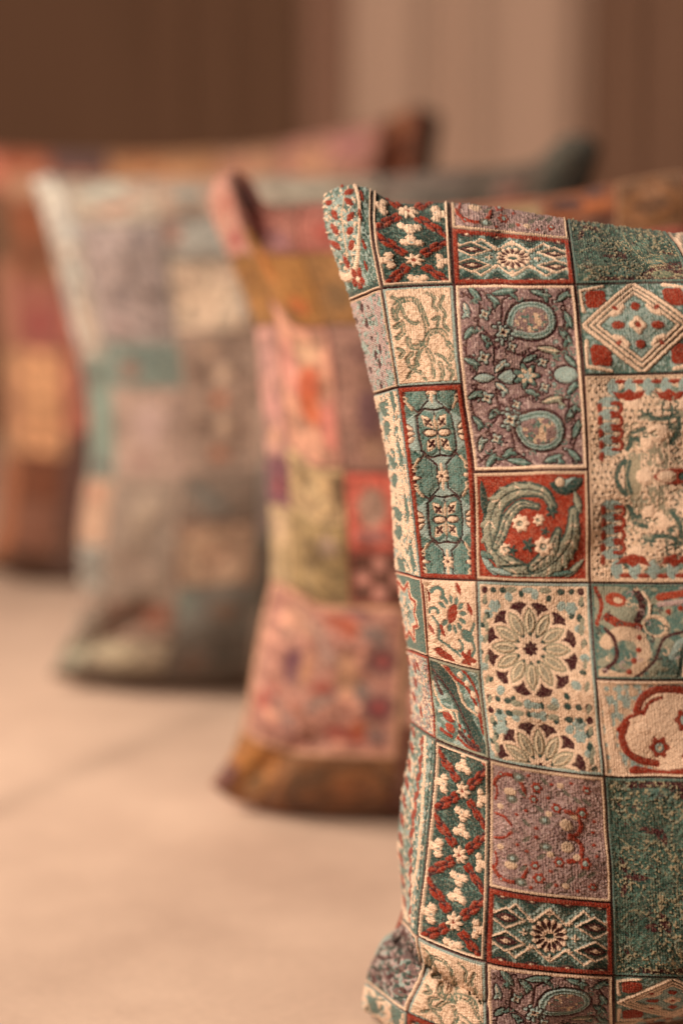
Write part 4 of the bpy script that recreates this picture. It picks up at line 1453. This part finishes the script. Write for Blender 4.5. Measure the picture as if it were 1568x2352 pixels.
def fill_columns(surf, parent, columns, pal, scale, seed, bright=0.86):
    """columns: list of (x0, x1, y_ref, rows); rows: (y0, y1, base, blobs, frame) measured where the column is seen"""
    sxs = []
    for (x0, x1, yr, rows, *_) in columns:
        sxs.append((locate(surf, x0, yr)[0] if x0 is not None else 0.0, locate(surf, x1, yr)[0] if x1 is not None else 1000.0))
    for k in range(len(sxs) - 1):
        sxs[k + 1] = (sxs[k][1], sxs[k + 1][1])
    n = 0
    for (x0, x1, yr, rows, *te), (s0, s1) in zip(columns, sxs):
        tend = te[0] if te else 1000.0
        if s1 - s0 < 8: continue
        sm = (s0 + s1) / 2
        g = np.linspace(0, 1000, 201)
        yy = surf.pix(np.array([sm]), g)[:, 0, 1]
        tprev = 0.0
        for i, row in enumerate(rows):
            y1 = row[0]
            t1 = tend if i == len(rows) - 1 else min(tend, float(np.interp(y1, yy, g)))
            if t1 - tprev < 6: continue
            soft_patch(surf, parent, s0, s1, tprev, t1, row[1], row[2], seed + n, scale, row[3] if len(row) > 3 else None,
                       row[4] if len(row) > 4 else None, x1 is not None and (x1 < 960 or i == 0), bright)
            tprev = t1
            n += 1


def filler(pal, n, y0, y1, seed):
    rng = np.random.RandomState(seed)
    ys = np.linspace(y0, y1, n + 1)[1:]
    rows = []
    for y in ys:
        b = pal[rng.randint(len(pal))]
        bl = [(rng.uniform(.2, .8), rng.uniform(.2, .8), rng.uniform(.08, .2), rng.uniform(.08, .2), rng.uniform(0, 3), pal[rng.randint(len(pal))]) for _ in range(5)]
        rows.append((y, b, bl, pal[rng.randint(len(pal))] if rng.rand() < .5 else None))
    return rows


# second cushion: pink and ochre
PK, CO, OC, OR = (206, 140, 128), (196, 82, 68), (164, 112, 42), (206, 110, 44)
PU, KH, BR, GY = (104, 66, 88), (150, 136, 92), (98, 50, 34), (150, 128, 120)
PE = (222, 170, 130)
l2 = [(497, 410), (482, 442), (485, 488), (504, 540), (532, 604), (562, 676), (586, 750), (600, 900), (614, 1050), (622, 1200), (624, 1310), (602, 1410), (578, 1540), (562, 1640), (536, 1725), (484, 1802)]
r2 = [(2080 - (x - 497), y) for x, y in l2]
t2 = [(497, 410), (516, 388), (552, 394), (590, 434), (616, 472), (690, 470), (780, 468), (1000, 474), (1180, 458), (1300, 444), (1420, 420), (1568, 396), (1800, 420), (2000, 420), (2080, 392)]
b2 = [(484, 1802), (530, 1836), (600, 1854), (760, 1866), (1000, 1870), (1300, 1870), (1700, 1866), (2000, 1850), (2104, 1802)]
surf2 = make_surface(l2, r2, t2, b2, 1.695, 0.10, 12, [([(560, 400), (590, 470), (614, 540)], 24, 0.020), ([(560, 1800), (620, 1750), (720, 1700)], 26, 0.012)])
c2 = empty("patchwork_cushion", (0, 0, 0))
tag(c2, "blurred pink and ochre patchwork cushion directly behind the front one", "cushion", GROUP)
pal2 = [PK, CO, OC, GY, BR, PE, PU, KH]
T2A = float(np.interp(1388, surf2.pix(np.array([locate(surf2, 770, 1388)[0]]), np.linspace(0, 1000, 401))[:, 0, 1], np.linspace(0, 1000, 401)))
T2B = float(np.interp(1742, surf2.pix(np.array([locate(surf2, 770, 1742)[0]]), np.linspace(0, 1000, 401))[:, 0, 1], np.linspace(0, 1000, 401)))
fill_columns(surf2, c2, [
    (None, 665, 1150, [
        (585, (184, 134, 120), [(.5, .45, .22, .2, .6, (176, 104, 90)), (.55, .8, .25, .12, 0.2, (168, 76, 78)), (.3, .6, .1, .2, .3, (210, 170, 150))], None, "pink red corner patch"),
        (745, (168, 116, 46), [(.5, .3, .2, .1, 0, (138, 92, 40)), (.4, .7, .16, .12, 0, (196, 138, 62))], None, "ochre patch"),
        (1050, (182, 136, 128), [(.4, .25, .2, .12, 0, (170, 128, 128)), (.55, .6, .16, .1, 0, (222, 150, 150)), (.5, .85, .2, .08, 0, PE)]),
        (1160, (128, 74, 96), [(.5, .6, .25, .2, 0, (164, 72, 90))]),
        (1390, (190, 168, 124), [(.5, .3, .2, .2, 0, (206, 180, 146)), (.7, .7, .2, .2, 0, KH)])], T2A),
    (665, 795, 1150, [
        (580, (182, 112, 100), [(.4, .5, .2, .2, 0, (200, 110, 110)), (.7, .7, .2, .2, .5, (150, 100, 110)), (.2, .3, .15, .2, .3, (100, 60, 74))]),
        (745, (164, 112, 46), [(.3, .35, .2, .14, .4, (206, 120, 48)), (.7, .72, .16, .14, 0.2, (198, 104, 44)), (.5, .85, .2, .1, 0, (116, 84, 42))], None, "ochre patch with orange blossoms"),
        (1070, (200, 148, 122), [(.55, .46, .2, .2, .3, (204, 84, 44)), (.6, .6, .18, .12, -.4, (206, 96, 50)), (.2, .4, .14, .2, 0, (222, 146, 138)), (.6, .2, .2, .1, 0, (216, 176, 140)), (.85, .7, .1, .2, 0, (214, 120, 110))], PK, "pink patch with an orange flower"),
        (1205, (196, 172, 124), [(.3, .3, .12, .2, .4, (108, 92, 56)), (.7, .3, .14, .22, -.3, (216, 186, 132)), (.9, .4, .1, .3, 0, (98, 76, 50)), (.4, .7, .2, .14, .2, (170, 146, 104))]),
        (1385, (150, 132, 86), [(.4, .4, .2, .2, 0, (116, 100, 60)), (.7, .25, .16, .14, 0, (170, 150, 130)), (.3, .75, .2, .1, 0, (164, 146, 98))], None, "khaki green patch")], T2A),
    (795, 935, 1150, [
        (580, (192, 108, 96), [(.4, .6, .2, .2, 0, (206, 90, 80)), (.6, .3, .2, .2, 0, (190, 130, 120))]),
        (745, (150, 106, 52), [(.3, .6, .2, .2, 0, (110, 84, 46)), (.7, .3, .2, .2, 0, (196, 140, 90))]),
        (1085, (150, 112, 100), [(.5, .2, .3, .08, 0, (120, 84, 80)), (.5, .6, .2, .16, 0, (120, 84, 96)), (.5, .85, .2, .08, 0, (180, 140, 116))]),
        (1268, (202, 88, 72), [(.42, .45, .26, .26, 0, (170, 146, 128)), (.42, .8, .3, .1, 0, (150, 100, 100))], CO, "coral patch with a grey disc"),
        (1408, (92, 46, 36), [(.22, .5, .12, .16, 0, (206, 140, 126)), (.5, .22, .12, .16, 0, (206, 140, 126)), (.5, .78, .12, .16, 0, (206, 140, 126)), (.8, .5, .12, .16, 0, (206, 140, 126))], CO, "dark brown patch with pink dots")], T2A),
    (935, 1250, 480, filler(pal2, 9, 470, 1870, 31)[:0] + [(482, (168, 96, 66), [(.5, .5, .3, .2, 0, (186, 110, 80))])] + filler(pal2, 7, 500, 1870, 32)),
    (1250, 1410, 480, [(500, (170, 92, 48), [(.3, .5, .24, .3, 0, (78, 50, 58)), (.75, .65, .2, .2, 0.3, (206, 108, 44)), (.7, .2, .16, .2, 0, (92, 60, 66)), (.3, .9, .2, .1, 0, (206, 110, 46))])] + filler(pal2, 7, 520, 1870, 33)),
    (1410, 1580, 480, [(530, (124, 78, 34), [(.5, .3, .2, .08, 0, (170, 122, 84)), (.5, .55, .3, .06, 0, (74, 42, 24)), (.3, .75, .2, .05, 0, (160, 110, 70))], (196, 150, 104), "brown patch framed in cream")] + filler(pal2, 7, 560, 1870, 34)),
    (1580, 1800, 900, filler(pal2, 8, 430, 1870, 35)),
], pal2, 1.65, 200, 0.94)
S2 = [locate(surf2, x, 1150)[0] for x in (700, 935)]
soft_patch(surf2, c2, 0, S2[1], T2A, T2B, (212, 152, 134), [
    (.30, .16, .16, .07, .3, (222, 168, 140)), (.58, .14, .13, .06, .4, (204, 92, 62)), (.66, .07, .10, .035, .2, (118, 74, 92)),
    (.28, .45, .060, .13, .05, (96, 60, 92)), (.28, .45, .028, .075, .05, (140, 78, 100)), (.38, .44, .04, .12, 0.1, (222, 160, 120)),
    (.50, .30, .26, .030, .85, (176, 150, 142)), (.50, .55, .07, .045, 0, (196, 84, 72)), (.46, .66, .25, .028, -.6, (160, 146, 142)),
    (.64, .45, .07, .16, -.2, (224, 172, 134)), (.86, .36, .11, .10, 0, (110, 80, 92)), (.86, .36, .05, .05, 0, (196, 88, 92)),
    (.80, .20, .10, .06, .4, (150, 138, 136)), (.86, .66, .12, .10, 0, (104, 76, 88)), (.87, .66, .06, .055, 0, (190, 82, 90)),
    (.74, .56, .05, .07, 0, (150, 140, 136)), (.66, .84, .15, .055, .1, (174, 60, 56)), (.74, .80, .05, .06, 0, (206, 92, 50)),
    (.14, .70, .05, .10, .6, (204, 96, 84)), (.24, .76, .22, .022, .75, (170, 140, 138)), (.36, .72, .06, .04, .2, (190, 110, 84)),
    (.85, .84, .08, .04, 0, (150, 128, 130)), (.30, .90, .24, .022, .35, (190, 120, 112))], 290, 1.65, (226, 178, 130), "large pink paisley patch", True, 0.90, 0.30, (m_mauve_red, 270, 292))
soft_patch(surf2, c2, 0, S2[0], T2B, 1000, (176, 112, 46), [(.45, .30, .20, .24, .3, (206, 136, 54)), (.16, .75, .16, .30, 0, (112, 70, 76)), (.7, .6, .18, .2, 0, (120, 84, 38)), (.5, .8, .16, .14, 0, (140, 86, 40))], 291, 1.65, None, "ochre bottom patch")
soft_patch(surf2, c2, S2[0], S2[1], T2B, 1000, (128, 80, 38), [(.3, .4, .2, .2, 0, (100, 66, 34)), (.65, .5, .2, .2, 0, (150, 90, 42))], 292, 1.65)
back_cover(surf2, c2, pal2, M_FABFAR)

# third cushion: pale blue grey and beige
BE, BG, TP, TE = (206, 180, 148), (168, 168, 150), (152, 128, 110), (104, 134, 118)
DK, MP = (84, 74, 62), (150, 128, 120)
l3 = [(72, 412), (84, 446), (104, 510), (138, 640), (168, 760), (194, 860), (205, 950), (206, 1060), (192, 1150), (182, 1240), (184, 1340), (180, 1415), (152, 1480), (116, 1552)]
r3 = [(1380 - (x - 72), y - 74 * (1 - i / 13)) for i, (x, y) in enumerate(l3)]
t3 = [(72, 412), (98, 402), (160, 410), (300, 408), (480, 408), (640, 404), (760, 408), (880, 402), (1020, 390), (1140, 384), (1230, 366), (1290, 316), (1330, 306), (1380, 338)]
b3 = [(116, 1552), (200, 1570), (360, 1578), (560, 1572), (900, 1570), (1200, 1570), (1300, 1552)]
surf3 = make_surface(l3, r3, t3, b3, 2.10, 0.10, 23, [([(150, 1500), (250, 1460), (330, 1400)], 22, 0.014)])
c3 = empty("patchwork_cushion", (0, 0, 0))
tag(c3, "blurred pale blue and beige patchwork cushion, third from the front", "cushion", GROUP)
pal3 = [BE, BG, TP, TE, DK, MP, (190, 150, 120)]
fill_columns(surf3, c3, [
    (None, 262, 1000, [
        (560, (178, 174, 156), [(.5, .3, .2, .2, 0, (206, 196, 170)), (.8, .8, .16, .2, 0, (150, 158, 148))], None, "cream and pale blue corner patch"),
        (820, (190, 174, 150), [(.5, .25, .2, .14, 0, (160, 168, 154)), (.6, .7, .26, .2, 0, (216, 186, 154)), (.2, .6, .12, .3, 0, (170, 180, 168))], None, "cream patch"),
        (1100, (102, 136, 118), [(.4, .15, .3, .08, 0, (70, 76, 68)), (.5, .9, .3, .08, 0, (78, 74, 72))], None, "teal strip"),
        (1250, (222, 166, 124), [(.5, .2, .2, .14, 0, (200, 120, 90)), (.5, .7, .2, .2, 0, (226, 176, 136))], None, "peach patch"),
        (1350, (160, 160, 142), [(.6, .5, .24, .3, 0, (116, 116, 104)), (.3, .8, .2, .14, 0, (176, 160, 136))]),
        (1470, (160, 140, 116), [(.5, .6, .3, .2, .3, (120, 108, 88)), (.3, .3, .2, .2, 0, (190, 150, 124))]),
        (1535, (150, 146, 118), [(.6, .4, .3, .3, 0, (186, 174, 136))], None, "pale olive bottom patch"),
        (1600, (120, 100, 76), [(.5, .5, .3, .3, 0, (96, 80, 60))])]),
    (262, 428, 1000, [
        (512, (186, 168, 140), [(.4, .3, .3, .12, -.2, (164, 172, 154)), (.5, .7, .26, .1, -.2, (176, 108, 84)), (.8, .3, .14, .12, 0, (196, 150, 122))]),
        (790, (140, 122, 114), [(.3, .2, .12, .08, 0, (168, 150, 140)), (.7, .15, .14, .1, 0, (110, 100, 96)), (.4, .6, .2, .12, 0, (126, 112, 106)), (.3, .85, .14, .08, 0, (166, 140, 130))], (160, 156, 142), "grey mauve patch"),
        (890, (98, 128, 114), [(.5, .4, .3, .2, -.2, (84, 108, 98)), (.3, .6, .14, .2, 0, (150, 104, 84))]),
        (1100, (184, 148, 126), [(.5, .4, .24, .24, 0, (192, 158, 142)), (.4, .8, .2, .12, 0, (170, 132, 114))], None, "pinkish beige patch"),
        (1385, (160, 136, 112), [(.5, .3, .2, .16, 0, (174, 150, 122)), (.4, .7, .24, .14, 0, (150, 126, 104)), (.7, .5, .12, .2, 0, (148, 130, 110))], None, "taupe patch"),
        (1470, (124, 86, 66), [(.7, .3, .2, .3, 0, (136, 66, 42)), (.3, .6, .2, .2, 0, (110, 92, 76))]),
        (1545, (150, 132, 100), [(.3, .4, .3, .3, 0, (190, 172, 132))]),
        (1600, (84, 66, 50), [(.5, .5, .3, .3, 0, (70, 56, 42))])]),
    (428, 600, 1000, [
        (490, (196, 156, 124), [(.3, .5, .2, .2, 0, (164, 170, 152)), (.7, .5, .2, .2, 0, (176, 120, 100))]),
        (600, (150, 146, 130), [(.5, .5, .3, .2, 0, (160, 160, 144)), (.1, .4, .1, .3, 0, (180, 130, 110))]),
        (762, (214, 180, 142), [(.45, .5, .2, .2, 0, (218, 184, 146)), (.9, .6, .1, .3, 0, (140, 132, 118))], None, "plain cream patch"),
        (1090, (146, 116, 94), [(.35, .12, .12, .06, 0, (190, 150, 116)), (.25, .3, .1, .06, 0, (86, 60, 48)), (.5, .3, .1, .06, 0, (196, 160, 124)), (.72, .3, .1, .06, 0, (80, 58, 46)), (.45, .48, .12, .05, 0, (176, 96, 60)), (.25, .66, .1, .06, 0, (86, 60, 48)), (.5, .66, .1, .06, 0, (196, 160, 124)), (.72, .66, .1, .06, 0, (80, 58, 46)), (.45, .86, .12, .05, 0, (176, 100, 64))], (156, 134, 112), "tan patch with brown and cream dots"),
        (1200, (108, 92, 76), [(.35, .5, .36, .16, .6, (92, 100, 92)), (.8, .3, .16, .2, 0, (130, 110, 92))]),
        (1345, (190, 146, 108), [(.5, .5, .2, .2, 0, (180, 138, 104)), (.3, .3, .14, .14, 0, (200, 156, 116))], (126, 88, 66), "tan square patch"),
        (1460, (92, 96, 86), [(.1, .3, .16, .3, 0, (110, 126, 112)), (.6, .5, .2, .2, 0, (116, 90, 70))]),
        (1600, (84, 80, 70), [(.3, .5, .2, .2, 0, (104, 78, 62)), (.7, .4, .2, .2, 0, (78, 82, 74))])]),
    (600, 830, 1000, [(480, (150, 136, 112), [(.4, .4, .3, .2, 0, (176, 168, 140)), (.8, .7, .2, .2, 0, (120, 104, 76))])] + filler(pal3, 6, 560, 1570, 41)),
    (830, 1080, 420, [(520, (112, 98, 84), [(.5, .9, .5, .5, 0, (84, 94, 84)), (.5, .95, .38, .36, 0, (128, 102, 88)), (.5, 1.0, .2, .2, 0, (104, 80, 68))])] + filler(pal3, 6, 600, 1570, 42)),
    (1080, 1240, 420, [(520, (92, 82, 68), [(.5, .4, .2, .14, 0, (150, 96, 80)), (.3, .7, .2, .14, 0, (90, 96, 84))])] + filler(pal3, 6, 600, 1570, 43)),
    (1240, None, 420, [(500, (62, 68, 58), [(.3, .4, .2, .2, 0, (80, 88, 76))], None, "dark green corner patch with right-side shade in its colour")] + filler(pal3, 6, 600, 1570, 44)),  # right-facing corner: its shade is painted into the fabric colour
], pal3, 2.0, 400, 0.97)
back_cover(surf3, c3, pal3 + [(60, 66, 56)], M_FABFAR)

# fourth cushion: rust and peach
RB, RD, PC = (150, 92, 66), (104, 52, 30), (214, 158, 112)
l4 = [(-46, 340), (-24, 500), (-4, 700), (4, 850), (8, 1000), (0, 1120), (-8, 1200), (-22, 1250), (-46, 1306)]
r4 = [(1012, 268), (990, 420), (962, 620), (952, 800), (950, 950), (956, 1080), (966, 1180), (980, 1240), (1004, 1300)]
t4 = [(-46, 340), (60, 346), (200, 352), (360, 352), (500, 344), (620, 332), (740, 308), (850, 284), (910, 264), (960, 244), (1012, 268)]
b4 = [(-46, 1306), (60, 1326), (180, 1334), (400, 1336), (700, 1334), (920, 1322), (1004, 1300)]
surf4 = make_surface(l4, r4, t4, b4, 2.63, 0.10, 34, [([(900, 260), (925, 330), (900, 400)], 26, 0.03)])
c4 = empty("patchwork_cushion", (0, 0, 0))
tag(c4, "blurred rust and peach patchwork cushion farthest back, cut by the left edge", "cushion", GROUP)
pal4 = [RB, RD, PC, (190, 120, 104), (120, 70, 70), (176, 140, 100)]
fill_columns(surf4, c4, [
    (None, 44, 900, [
        (440, (186, 104, 80), [(.5, .5, .3, .3, 0, (200, 120, 96))]), (600, (120, 82, 54), [(.5, .6, .3, .2, 0, (92, 72, 46))]),
        (800, (166, 110, 84), [(.5, .5, .3, .3, 0, (176, 116, 96))]), (1050, (200, 146, 104), [(.5, .5, .3, .3, 0, (190, 130, 96))]),
        (1280, (160, 96, 60), [(.5, .5, .3, .3, 0, (170, 104, 70))]), (1400, (92, 70, 40), [(.5, .5, .3, .3, 0, (76, 60, 36))])]),
    (44, 150, 900, [
        (400, (170, 84, 52), [(.3, .4, .24, .2, 0, (150, 78, 50)), (.7, .7, .2, .2, 0, (200, 130, 100))], None, "rust patch at the top"),
        (455, (196, 144, 112), [(.5, .5, .3, .2, 0, (176, 150, 124))]),
        (650, (116, 64, 38), [(.4, .3, .24, .16, 0, (140, 70, 36)), (.5, .7, .24, .14, 0, (96, 54, 34)), (.6, .9, .16, .06, 0, (150, 110, 80))], (180, 118, 86), "brown framed patch"),
        (805, (142, 78, 72), [(.5, .6, .3, .24, 0, (144, 58, 60)), (.5, .2, .24, .14, 0, (160, 96, 76))], None, "crimson patch"),
        (1045, (218, 160, 112), [(.5, .4, .3, .3, 0, (222, 166, 116))], None, "plain peach patch"),
        (1155, (112, 54, 26), [(.5, .5, .3, .3, 0, (124, 60, 32))], None, "dark rust patch"),
        (1270, (138, 88, 68), [(.5, .4, .3, .3, 0, (146, 94, 74))]), (1400, (84, 46, 26), [(.5, .5, .3, .3, 0, (70, 40, 24))])]),
    (150, 250, 380, [(395, (96, 66, 72), [(.5, .5, .3, .3, 0, (80, 58, 66))], None, "dark purple patch"), (700, (170, 110, 86), []), (1000, (160, 90, 76), [(.5, .5, .2, .3, 0, (120, 80, 80))]),
                     (1200, (82, 52, 50), []), (1400, (70, 44, 36), [])]),
    (250, 500, 380, [(420, (202, 142, 92), [(.3, .3, .2, .2, 0, (176, 108, 60)), (.7, .5, .2, .2, 0, (206, 152, 104))], None, "tan patch")] + filler(pal4, 4, 500, 1334, 51)),
    (500, 640, 380, [(440, (200, 146, 112), [(.3, .5, .2, .2, 0, (190, 126, 104))])] + filler(pal4, 4, 500, 1334, 52)),
    (640, 870, 350, [(440, (206, 142, 126), [(.3, .4, .2, .2, 0, (200, 150, 110)), (.7, .3, .2, .2, 0, (206, 136, 136)), (.5, .7, .3, .1, 0, (190, 150, 120))], None, "pink patch")] + filler(pal4, 4, 500, 1334, 53)),
    (870, 944, 330, [(440, (156, 84, 54), [(.3, .4, .3, .3, 0, (178, 96, 60)), (.5, .12, .2, .1, 0, (190, 130, 80))])] + filler(pal4, 4, 500, 1334, 54)),
    (944, None, 330, [(440, (74, 36, 22), [(.5, .5, .3, .3, 0, (62, 30, 20))], None, "dark brown corner patch with right-side shade in its colour")] + filler(pal4, 4, 500, 1334, 55)),  # dark fabric colour here includes the shade of the right-hand side
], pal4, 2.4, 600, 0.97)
back_cover(surf4, c4, pal4 + [(60, 30, 20)], M_FABFAR)
